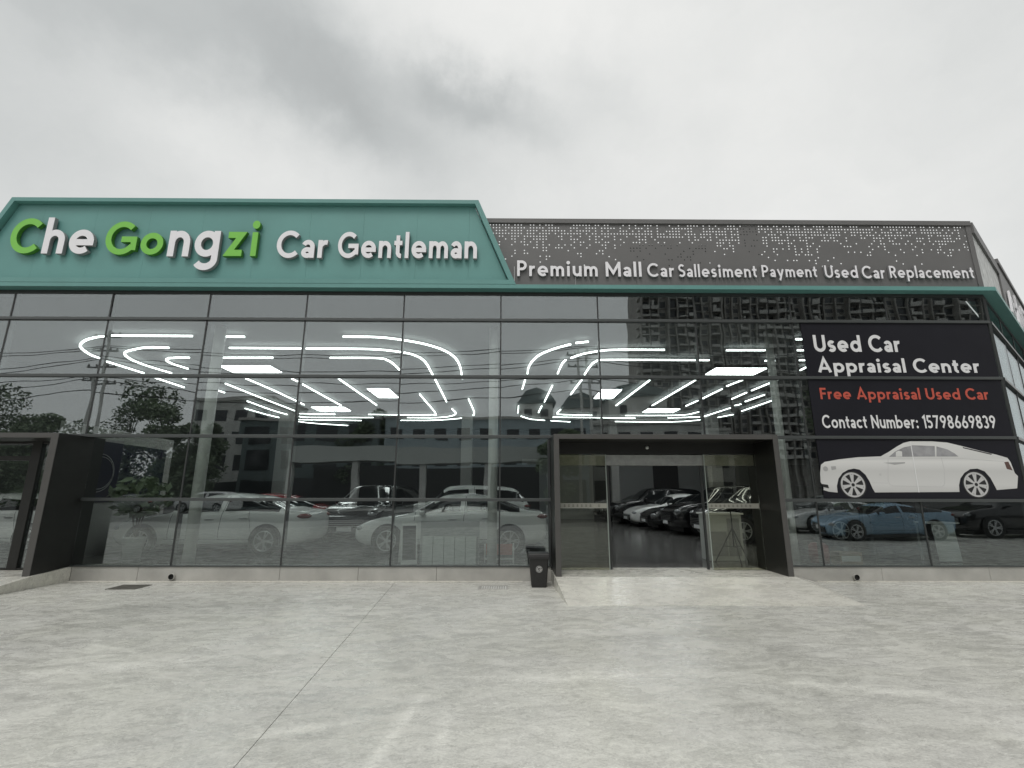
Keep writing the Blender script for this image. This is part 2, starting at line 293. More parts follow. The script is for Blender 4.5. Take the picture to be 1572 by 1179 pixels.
CARPIC = {'body': [(6.489, 1.75), (6.475, 1.718), (6.578, 1.686), (6.755, 1.668), (6.758, 1.798), (6.812, 1.942), (6.911, 2.055), (7.037, 2.119), (7.156, 2.142), (7.268, 2.12), (7.368, 2.023), (7.429, 1.895), (7.471, 1.751), (7.507, 1.672), (9.211, 1.684), (9.229, 1.818), (9.282, 1.946), (9.387, 2.059), (9.519, 2.134), (9.671, 2.147), (9.808, 2.092), (9.896, 1.963), (9.946, 1.819), (9.975, 1.723), (10.393, 1.756), (10.465, 1.996), (10.414, 2.061), (10.38, 2.272), (10.334, 2.363), (10.115, 2.429), (9.798, 2.507), (9.449, 2.599), (9.162, 2.671), (8.832, 2.697), (8.397, 2.696), (8.257, 2.662), (8.11, 2.589), (7.924, 2.48), (7.742, 2.388), (7.274, 2.37), (6.869, 2.324), (6.58, 2.274), (6.496, 2.216), (6.457, 2.054), (6.442, 1.877), (6.466, 1.813)], 'win': [(7.89, 2.378), (8.042, 2.49), (8.242, 2.58), (8.416, 2.616), (8.897, 2.598), (8.866, 2.387), (8.273, 2.382)], 'win2': [(8.922, 2.591), (9.135, 2.532), (9.268, 2.45), (9.332, 2.388), (8.883, 2.387)], 'mirror': [(8.064, 2.48), (8.128, 2.503), (8.192, 2.487), (8.18, 2.385), (8.05, 2.382)], 'head': [(6.693, 2.184), (6.79, 2.19), (6.794, 2.129), (6.699, 2.109)], 'tail': [(10.248, 2.278), (10.333, 2.288), (10.382, 2.109), (10.27, 2.142)], 'handle': [(7.77, 2.26), (8.22, 2.274), (8.209, 2.248), (7.995, 2.218), (7.915, 2.238)], 'deck': [(9.462, 2.579), (10.034, 2.442), (10.014, 2.425), (9.458, 2.559)], 'door': [(7.882, 2.332), (7.81, 1.911), (7.829, 1.832), (7.889, 1.8), (8.854, 1.782), (8.919, 1.811), (8.955, 1.881), (8.99, 2.139), (8.975, 2.367)], 'belt': [(7.3, 2.325), (7.883, 2.339), (9.398, 2.348), (10.25, 2.288)], 'crease': [(7.489, 1.863), (7.8, 1.854)], 'seam': [(8.402, 2.689), (8.39, 1.673)], 'w': [(7.087, 1.808), (9.578, 1.818)], 'r': 0.23, 'lamp': [(6.577, 2.135)], 'lip': [(6.453, 1.839), (6.581, 1.82), (6.594, 1.75), (6.477, 1.775)], 'emb': [(7.671, 2.024)]}

# ------------------------------------------------------------------ materials
M = {}
M['teal'] = mat('teal_panel', (.128, .315, .295), .45, noise=.06, nscale=.8)
M['teal_dark'] = mat('teal_trim', (.125, .30, .28), .4, noise=.05, nscale=2)
M['grey_panel'] = mat('grey_aluminium', (.142, .140, .139), .5, noise=.07, nscale=1.2)
M['frame_dark'] = mat('dark_frame', (.035, .038, .038), .4)
M['cap'] = mat('transom_cap', (.075, .082, .082), .35, metal=.2)
M['black'] = mat('black_cladding', (.011, .011, .010), .38, noise=.3, nscale=3)
M['portal_face'] = mat('portal_face', (.075, .073, .070), .4, noise=.06)
M['plinth'] = mat('plinth_tile', (.39, .385, .36), .55, noise=.2, nscale=1.6, bump=.08)
M['white_letter'] = mat('white_acrylic', (.86, .85, .88), .4)
M['green_letter'] = mat('green_acrylic', (.20, .56, .075), .4)
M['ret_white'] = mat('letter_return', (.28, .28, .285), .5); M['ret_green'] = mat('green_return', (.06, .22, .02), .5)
M['white_print'] = mat('white_print', (.74, .74, .75), .5)
M['red_print'] = mat('red_print', (.50, .085, .055), .5)
M['poster'] = mat('poster_film', (.012, .012, .017), .5, spec=.2, noise=.15, nscale=1)
M['pic_white'] = mat('pale_print', (.60, .60, .585), .5, noise=.05, nscale=1.5)
p_ = M['pic_white'].node_tree; p_b = p_.nodes['Principled BSDF']         # the printed photograph's own tones: sills greyer than the bonnet and roof
tc_ = p_.nodes.new('ShaderNodeTexCoord'); sp_ = p_.nodes.new('ShaderNodeSeparateXYZ'); rp_ = p_.nodes.new('ShaderNodeValToRGB'); mr_ = p_.nodes.new('ShaderNodeMapRange')
p_.links.new(tc_.outputs['Object'], sp_.inputs[0]); p_.links.new(sp_.outputs[2], mr_.inputs[0]); mr_.inputs[1].default_value = 1.66; mr_.inputs[2].default_value = 2.70; p_.links.new(mr_.outputs[0], rp_.inputs[0])
while len(rp_.color_ramp.elements) < 6: rp_.color_ramp.elements.new(.5)
for e_, (q_, v_) in zip(rp_.color_ramp.elements, ((0, .50), (.16, .60), (.42, .55), (.60, .68), (.67, .60), (1, .70))): e_.position = q_; e_.color = (v_, v_, v_*.985, 1)
p_.links.new(rp_.outputs[0], p_b.inputs['Base Color'])
M['pic_grey'] = mat('grey_print', (.36, .36, .36), .5)
M['pic_glass'] = mat('window_print', (.27, .27, .28), .45, noise=.4, nscale=3)
M['pic_dark'] = mat('dark_print', (.013, .013, .014), .5)
M['pic_brown'] = mat('brown_print', (.10, .055, .045), .5)
M['chrome_print'] = mat('silver_print', (.5, .5, .5), .4)
M['glass'] = glass('coated_glass', (.86, .89, .88), .140, wob=.003)
M['door_glass'] = glass('door_glass', (.88, .88, .81), .05, wob=.002)
M['edge'] = mat('glass_edge', (.35, .40, .37), .3)
M['dark_in'] = mat('dark_paint', (.05, .05, .052), .7)
M['wall_in'] = mat('grey_plaster', (.30, .30, .29), .7, noise=.05)
M['wall_pale'] = mat('pale_board', (.30, .31, .31), .6)
M['col'] = mat('white_column_paint', (.72, .73, .71), .45)
M['led'] = mat('led_diffuser', (.9, .9, .9), .5, emis=(.93, 1, .97), estr=6)
M['led_panel'] = mat('led_panel', (.9, .9, .9), .5, emis=(.95, 1, .98), estr=10)
M['floor_in'] = mat('polished_floor', (.15, .147, .143), .16, noise=.2, nscale=1.5)
M['plastic'] = mat('black_plastic', (.016, .016, .016), .45, noise=.2, nscale=20)
M['emblem'] = mat('emblem_print', (.45, .45, .44), .5)
M['white_plain'] = mat('white_laminate', (.55, .58, .56), .4)
M['metal'] = mat('galvanised_steel', (.32, .33, .32), .45, metal=.5, noise=.15)
M['drain'] = mat('drain_iron', (.12, .115, .10), .7, noise=.3, nscale=12)
M['hole'] = mat('pipe_inside', (.03, .03, .028), .8)
M['tyre'] = mat('tyre_rubber', (.015, .015, .015), .7)
M['rim'] = mat('alloy_rim', (.55, .56, .56), .3, metal=.7)
M['car_glass'] = mat('car_glass', (.012, .014, .015), .05, spec=.8)
M['lamp_glass'] = mat('lamp_glass', (.25, .26, .27), .1, spec=.8)
M['tail_glass'] = mat('tail_glass', (.16, .02, .015), .15)
M['car_white'] = mat('white_car_paint', (.74, .75, .74), .25, coat=.6)
M['car_black'] = mat('black_car_paint', (.010, .010, .011), .18, coat=.8)
M['car_blue'] = mat('blue_car_paint', (.27, .41, .54), .25, coat=.6)
M['car_red'] = mat('red_car_paint', (.28, .03, .035), .25, coat=.6)
M['car_grey'] = mat('grey_car_paint', (.16, .17, .17), .25, coat=.6)
def seams(m):                                          # shut lines round the doors
    nt = m.node_tree; p = nt.nodes['Principled BSDF']; L = nt.links; tc = nt.nodes.new('ShaderNodeTexCoord'); sx = nt.nodes.new('ShaderNodeSeparateXYZ'); L.new(tc.outputs['Object'], sx.inputs[0])
    def mt(op, a, b):
        n = nt.nodes.new('ShaderNodeMath'); n.operation = op
        for i, x in enumerate((a, b)):
            if isinstance(x, (int, float)): n.inputs[i].default_value = x
            else: L.new(x, n.inputs[i])
        return n.outputs[0]
    x, y, z = sx.outputs; k = 0.0
    for x0 in (-.92, .27, 1.18): k = mt('MAXIMUM', k, mt('LESS_THAN', mt('ABSOLUTE', mt('SUBTRACT', x, mt('ADD', x0, mt('MULTIPLY', z, .06 if x0 < 1 else -.22))), 0.0), .006))
    k = mt('MULTIPLY', k, mt('GREATER_THAN', z, .36)); sill = mt('MULTIPLY', mt('LESS_THAN', mt('ABSOLUTE', mt('SUBTRACT', z, .36), 0.0), .006), mt('LESS_THAN', mt('ABSOLUTE', mt('ADD', x, -.13), 0.0), 1.1))
    k = mt('MULTIPLY', mt('MAXIMUM', k, sill), mt('GREATER_THAN', mt('ABSOLUTE', y, 0.0), .62))
    mx = nt.nodes.new('ShaderNodeMix'); mx.data_type = 'RGBA'; L.new(k, mx.inputs[0]); mx.inputs[6].default_value = p.inputs['Base Color'].default_value; mx.inputs[7].default_value = (.01, .01, .01, 1); L.new(mx.outputs[2], p.inputs['Base Color'])
for q_ in ('white', 'black', 'blue', 'red', 'grey'): seams(M['car_'+q_])
M['grille'] = mat('grille_black', (.012, .012, .012), .3)
M['bark'] = mat('bark', (.10, .085, .065), .9, noise=.3)
M['asphalt'] = mat('asphalt', (.055, .055, .055), .9, noise=.2, nscale=3)
M['red_board'] = mat('faded_red_board', (.40, .12, .09), .6)

def concrete(name, base, amp=.16):
    m = bpy.data.materials.new(name); m.use_nodes = True; nt = m.node_tree; p = nt.nodes['Principled BSDF']; L = nt.links
    tc = nt.nodes.new('ShaderNodeTexCoord')
    def noise(scale, stretch, det=6, rough=.6, dist=0., rot=0):
        mp = nt.nodes.new('ShaderNodeMapping'); mp.inputs['Scale'].default_value = stretch; mp.inputs['Rotation'].default_value = (0, 0, rot)
        n = nt.nodes.new('ShaderNodeTexNoise'); n.inputs['Scale'].default_value = scale; n.inputs['Detail'].default_value = det; n.inputs['Roughness'].default_value = rough; n.inputs['Distortion'].default_value = dist
        L.new(tc.outputs['Object'], mp.inputs[0]); L.new(mp.outputs[0], n.inputs['Vector']); return n.outputs[0]
    def mth(op, a, b):
        n = nt.nodes.new('ShaderNodeMath'); n.operation = op
        for i, x in enumerate((a, b)):
            if isinstance(x, (int, float)): n.inputs[i].default_value = x
            else: L.new(x, n.inputs[i])
        return n.outputs[0]
    def ctr(x, k): return mth('MULTIPLY', mth('SUBTRACT', x, .5), k)
    big = noise(.35, (1, 1, 1), 4, .55, .5)
    trowel = noise(2.6, (1, 2.1, 1), 9, .68, .9, .12)
    swirl = noise(15, (1, 1.5, 1), 6, .7, 1.6, -.2)
    fine = noise(60, (1, 1, 1), 3, .7)
    s = mth('ADD', mth('ADD', ctr(big, 1.0), ctr(trowel, 1.15)), mth('ADD', ctr(swirl, 1.5), ctr(fine, 1.0)))
    # pale worn streaks left by the float
    st = noise(4.5, (1, 3.2, 1), 8, .7, 1.5, .05)
    rmp = nt.nodes.new('ShaderNodeMapRange'); rmp.inputs[1].default_value = .60; rmp.inputs[2].default_value = .78; L.new(st, rmp.inputs[0])
    s = mth('ADD', s, mth('MULTIPLY', rmp.outputs[0], .55))
    for cx, cy, ang, la, lb, am in ((-.62, -6.0, 1.45, .62, .05, .32), (-.28, -6.05, 1.62, .38, .045, .26), (-1.28, -5.95, .3, .35, .06, .35), (-3.5, -4.6, .25, .8, .12, .25), (3.1, -5.2, -.25, .8, .09, .3), (1.0, -4.9, .1, 1.0, .1, .22), (4.4, -6.6, .4, 1.2, .5, -.3), (-5, -2.2, .1, 2.2, .2, -.22), (2.2, -3.6, .2, 1.6, .25, -.2)):
        vs = nt.nodes.new('ShaderNodeVectorMath'); vs.operation = 'SUBTRACT'; L.new(tc.outputs['Object'], vs.inputs[0]); vs.inputs[1].default_value = (cx, cy, 0)
        dd = []
        for ex, ey, q in ((math.cos(ang), math.sin(ang), la), (-math.sin(ang), math.cos(ang), lb)):
            dt = nt.nodes.new('ShaderNodeVectorMath'); dt.operation = 'DOT_PRODUCT'; L.new(vs.outputs[0], dt.inputs[0]); dt.inputs[1].default_value = (ex/q, ey/q, 0); dd.append(dt.outputs['Value'])
        dd[1] = mth('ADD', dd[1], ctr(big, 4.0))
        gg = mth('POWER', 2.718, mth('MULTIPLY', mth('ADD', mth('MULTIPLY', dd[0], dd[0]), mth('MULTIPLY', dd[1], dd[1])), -1.0))
        s = mth('ADD', s, mth('MULTIPLY', mth('MULTIPLY', gg, am), mth('ADD', .25, mth('MULTIPLY', swirl, 1.5))))
    f = mth('ADD', mth('MULTIPLY', s, amp*1.35), 1.0)
    tint = nt.nodes.new('ShaderNodeMix'); tint.data_type = 'RGBA'; L.new(noise(.8, (1, 1, 1), 4, .6, 1), tint.inputs[0])
    tint.inputs[6].default_value = (base[0]*1.01, base[1], base[2]*1.01, 1); tint.inputs[7].default_value = (base[0], base[1], base[2]*.93, 1)
    v = nt.nodes.new('ShaderNodeVectorMath'); v.operation = 'SCALE'; L.new(tint.outputs[2], v.inputs[0]); L.new(f, v.inputs['Scale'])
    L.new(v.outputs[0], p.inputs['Base Color'])
    rr = nt.nodes.new('ShaderNodeMapRange'); rr.inputs[1].default_value = .35; rr.inputs[2].default_value = .65; rr.inputs[3].default_value = .18; rr.inputs[4].default_value = .38
    L.new(trowel, rr.inputs[0]); L.new(rr.outputs[0], p.inputs['Roughness']); p.inputs['Specular IOR Level'].default_value = .45
    b = nt.nodes.new('ShaderNodeBump'); b.inputs['Strength'].default_value = .12; b.inputs['Distance'].default_value = .012; L.new(mth('ADD', swirl, mth('MULTIPLY', fine, .4)), b.inputs['Height']); L.new(b.outputs[0], p.inputs['Normal'])
    return m
M['concrete'] = concrete('trowelled_concrete', (.55, .552, .527), .55)
M['ramp'] = concrete('ramp_concrete', (.555, .55, .515), .42)

# ------------------------------------------------------------------ ground
def sheet(name, x0, x1, y0, y1, z, m, lab=None):
    mb = MB(); mb.poly([(x0, y0, z), (x1, y0, z), (x1, y1, z), (x0, y1, z)]); o = mb.build(name, m); o['kind'] = 'structure'; return o
sheet('ground', -600, 600, -600, 600, -.03, M['asphalt'])
mb = MB(); JY = [(-1.985, -.0), (-.90, -15.0)]         # forecourt poured in bays: saw cuts are real gaps
def bay(pts): mb.extr([Vector((x, y, -.06)) for x, y in pts], Vector((0, 0, .06)))
g = .003
def jx(y): return JY[0][0]+(JY[1][0]-JY[0][0])*(y/-15.0)
bay([(-30, 0.2), (jx(0)-g, 0.2), (jx(-15)-g, -15), (-30, -15)])
a, b = (6.06, 0.2), (4.83, -15.0)
def kx(y): return a[0]+(b[0]-a[0])*((y-.2)/(-15.2))
bay([(jx(0)+g, 0.2), (kx(.2)-g*.6, .2), (kx(-15)-g*.6, -15), (jx(-15)+g, -15)])
bay([(kx(.2)+g*.6, .2), (30, .2), (30, -15), (kx(-15)+g*.6, -15)])
fc = mb.build('forecourt', M['concrete']); fc['kind'] = 'structure'
sheet('road', -300, 300, -29, -19, -.02, M['asphalt'])
mb = MB(); mb.box(-300, 300, -19, -15.02, -.1, .0); mb.box(-300, 300, -36, -29.02, -.1, .1)
pv = mb.build('pavement', mat('paving', (.26, .26, .25), .8, noise=.15, nscale=4)); pv['kind'] = 'structure'
ZF = .205                                              # showroom floor level
sheet_pts = [(-14, .31), (10.4, .31), (21.0, 8.75), (21.0, 19), (-14, 19)]
mb = MB(); mb.extr([Vector((x, y, .02)) for x, y in sheet_pts], Vector((0, 0, ZF-.02))); fl = mb.build('showroom_floor', M['floor_in']); fl['kind'] = 'structure'

mb = MB(); mb.extr([Vector((x, y, .0)) for x, y in ((-8.16, -.004), (-8.16, -.11), (.45, -.10), (.45, -.004))], Vector((0, 0, .014))); mb.extr([Vector((x, y, .0)) for x, y in ((6.1, -.004), (6.1, -.05), (10.6, -.07), (10.6, -.004))], Vector((0, 0, .012)))
ap = mb.build('cement_skirt', concrete('cement_skirt', (.60, .59, .55), .3), None, bevel=.005); ap['kind'] = 'structure'
# ------------------------------------------------------------------ ramps
mb = MB(); bm = mb.bm
def ramp(name, x0, x1, fx0, fx1, side):
    z1 = .208; yt = -.79; yf = -2.06
    mb = MB()
    P = dict(a=(x0, yt, z1), b=(x1, yt, z1), c=(fx1, yf, .003), d=(fx0, yf, .003), e=(x0, yt, -.02), f=(fx0, yf, -.02), g=(x1, yt, -.02), h=(fx1, yf, -.02))
    mb.poly([P['a'], P['d'], P['c'], P['b']]); mb.poly([P['a'], P['e'], P['f'], P['d']]); mb.poly([P['d'], P['f'], P['h'], P['c']])
    mb.poly([P['b'], P['c'], P['h'], P['g']]); mb.poly([P['e'], P['a'], P['b'], P['g']])
    if side:                                            # flank that slopes down to the forecourt
        q = (x1+.78, -.02, .003); r = (x1, -.02, z1)
        mb.poly([P['b'], P['c'], q, r]); mb.poly([r, q, (q[0], q[1], -.02), (x1, -.02, -.02)]); mb.poly([P['c'], (fx1, yf, -.02), (q[0], q[1], -.02), q])
    else:                                               # upright kerb wall on the open side
        mb.extr([Vector(p) for p in ((x1+.0, -.002, -.02), (x1+.0, -.002, .264), (x1, yt, .214), (fx1, yf, .02), (fx1, yf, -.02))], Vector((.07, 0, 0)))
    mb.box(x0, x1, yt+.001, .30, -.02, z1-.001)
    bmesh.ops.recalc_face_normals(mb.bm, faces=mb.bm.faces[:])
    o = mb.build(name, M['ramp']); o['kind'] = 'structure'; return o
ramp('entrance_ramp', 1.0, 5.265, 1.07, 5.57, True)
ramp('entrance_ramp', -12.6, -8.24, -12.6, -8.32, False)

# ------------------------------------------------------------------ showroom building
bld = thing('showroom_building', 'long glass-fronted car showroom with teal ledge above dark glazing', 'building', (0, 0, 0))
ROWS = [.264, 1.518, 2.771, 4.025, 5.278, 5.852]
XS = [-12.6+2.1*i for i in range(11)]+[10.6]           # vertical joints
SD = Vector((.787, .617, 0)); SN = Vector((.617, -.787, 0)); SC = Vector((10.6, 0, 0))   # side front turns away from the corner
def side(s, z, off=0.): return SC+SD*s+SN*off+Vector((0, 0, z))
mb = MB()
for x0, x1 in ((-8.17, -6.9), (-6.9, -4.2), (-4.2, -2.7), (-2.7, -1.2), (-1.2, 1.0), (5.27, 7.4), (7.4, 9.5), (9.5, 10.6)): MB().box(x0+.002, x1-.002, 0, .3, -.04, .264).build('plinth', M['plinth'], bld, bevel=.006)
mb = MB()
mb.extr([side(s, -.04, -.0) for s in (0.004, 13.5)]+[side(s, -.04, -.3) for s in (13.5, .1)], Vector((0, 0, .304)))
mb.build('plinth', M['plinth'], bld, bevel=.006)
# panes
P_R = (1.02, 5.255); P_L = (-12.55, -8.22)             # the two entrance portals
def pane(pts, nrm, tilt):
    c = sum(pts, Vector())/4
    ax = Vector((rng.gauss(0, tilt), rng.gauss(0, tilt*.6), rng.gauss(0, tilt)))
    mb = MB(); rot = Matrix.Rotation(ax.length, 3, ax.normalized()) if ax.length else Matrix.Identity(3)
    mb.extr([rot @ (p-c) for p in pts], rot @ (nrm*.008)); o = mb.build('glass_pane', M['glass'], bld); o.location = c; return o
def xspan(r):                                          # glazed intervals of a row
    iv = []
    for x0, x1 in zip(XS, XS[1:]):
        if r < 2:
            if x1 <= P_L[1] or (x0 >= P_R[0] and x1 <= P_R[1]): continue
            if x0 < P_L[1] < x1: x0 = P_L[1]
            if x0 < P_R[0] < x1: x1 = P_R[0]
            elif x0 < P_R[1] < x1: x0 = P_R[1]
        iv.append((x0, x1))
    return iv
for r in range(5):
    z0, z1 = ROWS[r], ROWS[r+1]
    for x0, x1 in xspan(r):
        pane([Vector((x0+.012, .012, z0+.008)), Vector((x1-.012, .012, z0+.008)), Vector((x1-.012, .012, z1-.008)), Vector((x0+.012, .012, z1-.008))], Vector((0, -1, 0)), .0022)
    for k in range(3):
        pane([side(.03+k*2.1, z0+.008, -.012), side(2.09+k*2.1, z0+.008, -.012), side(2.09+k*2.1, z1-.008, -.012), side(.03+k*2.1, z1-.008, -.012)], SN, .0022)
for x in XS[1:-1]:                                     # mullions
    segs = [(ROWS[0], 5.852)]
    if x < P_L[1] or P_R[0] < x < P_R[1]: segs = [(2.74, 5.852)]
    for z0, z1 in segs: MB().box(x-.014, x+.014, -.004, .13, z0, z1).build('mullion', M['frame_dark'], bld)
mb = MB(); mb.extr([SC+Vector((-.03, -.012, .264)), SC+Vector((.03, -.016, .264)), side(.05, .264, .004), side(.05, .264, -.14), SC+Vector((-.03, .13, .264))], Vector((0, 0, 5.588))); mb.build('mullion', M['frame_dark'], bld)
for k in (1, 2, 3):
    mb = MB(); mb.extr([side(2.1*k+q, .264, w) for q, w in ((-.02, .004), (.03, .004), (.03, -.13), (-.02, -.13))], Vector((0, 0, 5.588))); mb.build('mullion', M['frame_dark'], bld)
for r in range(1, 5):                                  # transoms with proud caps
    z = ROWS[r]
    spans = [(-12.6, 10.585)] if r > 2 else ([(-12.6, 10.585)] if r == 2 else [(P_L[1], P_R[0]), (P_R[1], 10.585)])
    for x0, x1 in spans:
        MB().box(x0+.004, x1-.004, -.045, .006, z-.030, z+.030).build('transom', M['cap'], bld, bevel=.004)
        MB().box(x0+.004, x1-.004, .024, .12, z-.025, z+.025).build('transom', M['frame_dark'], bld)
    mb = MB(); mb.extr([side(.05, z-.03, .045), side(6.6, z-.03, .045), side(6.6, z-.03, -.1), side(.09, z-.03, -.1)], Vector((0, 0, .06))); mb.build('transom', M['cap'], bld)
for x0, x1 in ((P_L[1], P_R[0]), (P_R[1], 10.59)): MB().box(x0+.004, x1-.004, -.02, .12, .2645, .285).build('sill', M['cap'], bld)
for x in (P_R[0]-.05, P_R[1]+.01): MB().box(x, x+.036, -.015, .1, .286, 2.73).build('edge_frame', M['frame_dark'], bld)
# head, soffit and teal ledge
mb = MB(); mb.box(-14, 10.6, -.012, .2, 5.852, 5.925); mb.extr([side(0.02, 5.852, .012), side(9, 5.852, .012), side(9, 5.852, -.15), side(.1, 5.852, -.15)], Vector((0, 0, .073))); mb.build('glazing_head', M['frame_dark'], bld)
mb = MB(); A_ = [Vector((-14, -.21, 5.93)), Vector((10.70, -.21, 5.93)), Vector((10.70, -.21, 5.93))+SD*9, side(9, 5.93, -.3), Vector((10.5, .3, 5.93)), Vector((-14, .3, 5.93))]
mb.extr(A_, Vector((0, 0, .092))); mb.build('ledge', M['teal_dark'], bld, bevel=.004)
mb = MB(); mb.extr([Vector(p) for p in ((-14, .32, 5.93), (10.45, .32, 5.93), (20.9, 8.6, 5.93), (20.9, 19.2, 5.93), (-14, 19.2, 5.93))], Vector((0, 0, .08))); mb.build('roof', M['dark_in'], bld)
mb = MB(); mb.extr([Vector(p) for p in ((-14, .21, 5.32), (10.4, .21, 5.32), (20.9, 8.6, 5.32), (20.9, 19.0, 5.32), (-14, 19.0, 5.32))], Vector((0, 0, .06))); mb.build('ceiling', mat('grey_ceiling', (.17, .175, .175), .8), bld)
MB().box(-14, 21, 19.0, 19.2, 0, 5.9).build('back_wall', M['dark_in'], bld)
MB().box(-14.2, -14, 0, 19.2, 0, 5.9).build('end_wall', M['dark_in'], bld); MB().box(21, 21.2, 8.7, 19.2, 0, 5.9).build('end_wall', M['dark_in'], bld)
mb = MB(); mb.extr([side(6.65, 0, -.02), side(13.4, 0, -.02), side(13.4, 0, -.2), side(6.65, 0, -.2)], Vector((0, 0, 5.84))); mb.build('side_wall', M['frame_dark'], bld)
for x0, x1 in ((2.0, 5.15), (6.65, 8.7), (10.2, 12.2), (13.6, 16.2)): MB().box(x0, x1, 18.94, 18.99, ZF+.001, 3.3).build('wall_panel', M['wall_pale'], bld)
MB().box(1.0, 20, 18.88, 18.935, 3.301, 3.62).build('wall_beam', M['wall_in'], bld)
for x, y, r in ((-6.36, .62, .115), (-.16, .60, .10), (6.17, .75, .085)):  # slim interior columns just behind the glass
    MB().lathe([(r, ZF), (r, 5.31)], (x, y, 0), 20).build('column', M['col'], bld)
for x in (-10.5, -2.0, 9.5, 16.0): MB().box(x, x+.5, 12.5, 13.0, ZF+.001, 5.319).build('pillar', M['wall_in'], bld, bevel=.01)
MB().box(5.62, 6.02, 15.9, 16.3, ZF+.001, 5.319).build('pillar', M['wall_in'], bld)
# left interior partition with dado
mb = MB(); PQ0, PQ1 = q0, q1 = Vector((-9.36, .55, 0)), Vector((-9.76, 4.6, 0))
mb.extr([q0+Vector((0, 0, ZF)), q1+Vector((0, 0, ZF)), q1+Vector((-.1, 0, ZF)), q0+Vector((-.1, 0, ZF))], Vector((0, 0, 2.95))); mb.build('partition', M['wall_in'], bld)
for x, y in ((-6.226, .088), (6.868, .078)):           # drain outlets through the plinth
    mb = MB(); n = 20
    for rad, y0, y1, mi in ((.06, -.05, .02, 0),):
        ring = lambda rr, yy: [mb.bm.verts.new((x+rr*math.cos(2*math.pi*k/n), yy, y+rr*math.sin(2*math.pi*k/n))) for k in range(n)]
        a1, a2, b1, b2 = ring(rad, -.05), ring(rad, .001), ring(rad-.008, -.05), ring(rad-.008, -.006)
        for k in range(n):
            j = (k+1) % n
            mb.bm.faces.new([a1[k], a1[j], a2[j], a2[k]]); mb.bm.faces.new([a1[k], b1[k], b1[j], a1[j]]); mb.bm.faces.new([b1[k], b2[k], b2[j], b1[j]]).material_index = 1
        mb.bm.faces.new(b2).material_index = 1
    mb.build('drain_pipe', [M['plinth'], M['hole']], bld)

# ------------------------------------------------------------------ teal sign
ts = thing('shop_sign', 'wide teal trapezoid sign board with green and white raised letters', 'shop sign', (0, 0, 0))
TP = [(-11.75, 6.024), (-10.87, 8.045), (-.515, 8.045), (.32, 6.024)]
mb = MB()
lean = lambda z: .88*(z-6.024)/2.021; rean = lambda z: .835*(z-6.024)/2.021
cuts = [-11.6, -10.2, -9.02, -7.83, -6.64, -5.45, -4.26, -3.07, -1.88, -.72, .28]
for x0, x1 in zip(cuts, cuts[1:]):
    x0 += .0012; x1 -= .0012; z0, z1 = 6.13, 7.95
    pl = [(max(x0, -11.62+lean(z0)), z0), (min(x1, .19-rean(z0)), z0), (min(x1, .19-rean(z1)), z1), (max(x0, -11.62+lean(z1)), z1)]
    if pl[1][0] <= pl[0][0]: continue
    if pl[3][0] >= pl[2][0]:
        if x1 < -5: zz = 6.024+(x1+11.62)/.88*2.021; pl = pl[:2]+[(x1, min(zz, 7.95))]
        else: zz = 6.024+(.19-x0)/.835*2.021; pl = pl[:2]+[(x0, min(zz, 7.95))]
    mb.prism(pl, -.09, -.06)
mb.build('panel', M['teal'], ts)
MB().prism([(-11.62, 6.1), (-10.78, 7.96), (-.6, 7.96), (.18, 6.1)], -.056, -.03).build('backing', M['teal_dark'], ts)
mb = MB(); T2 = [(-11.61, 6.125), (-10.80, 7.955), (-.59, 7.955), (.165, 6.125)]
for i in range(4):
    j = (i+1) % 4; mb.prism([TP[i], TP[j], T2[j], T2[i]], -.215, -.03)
mb.build('frame', M['teal_dark'], ts)
for key, txt, m, lab in (('C', 'C', 'green_letter', 'green raised capital C'), ('he', 'he', 'white_letter', 'large white raised letters he'), ('Go', 'Go', 'green_letter', 'green raised letters Go'), ('ng', 'ng', 'white_letter', 'large white raised letters ng'),
                         ('zi', 'zi', 'green_letter', 'green raised letters zi'), ('Car', 'Car', 'white_letter', 'white raised word Car'), ('Gentleman', 'Gentleman', 'white_letter', 'white raised word Gentleman')):
    lettering('lettering', txt, SIGN_TEXT[key], -.20, .085, M[m], ts, label=lab, ret=M['ret_green' if m[0] == 'g' else 'ret_white'])

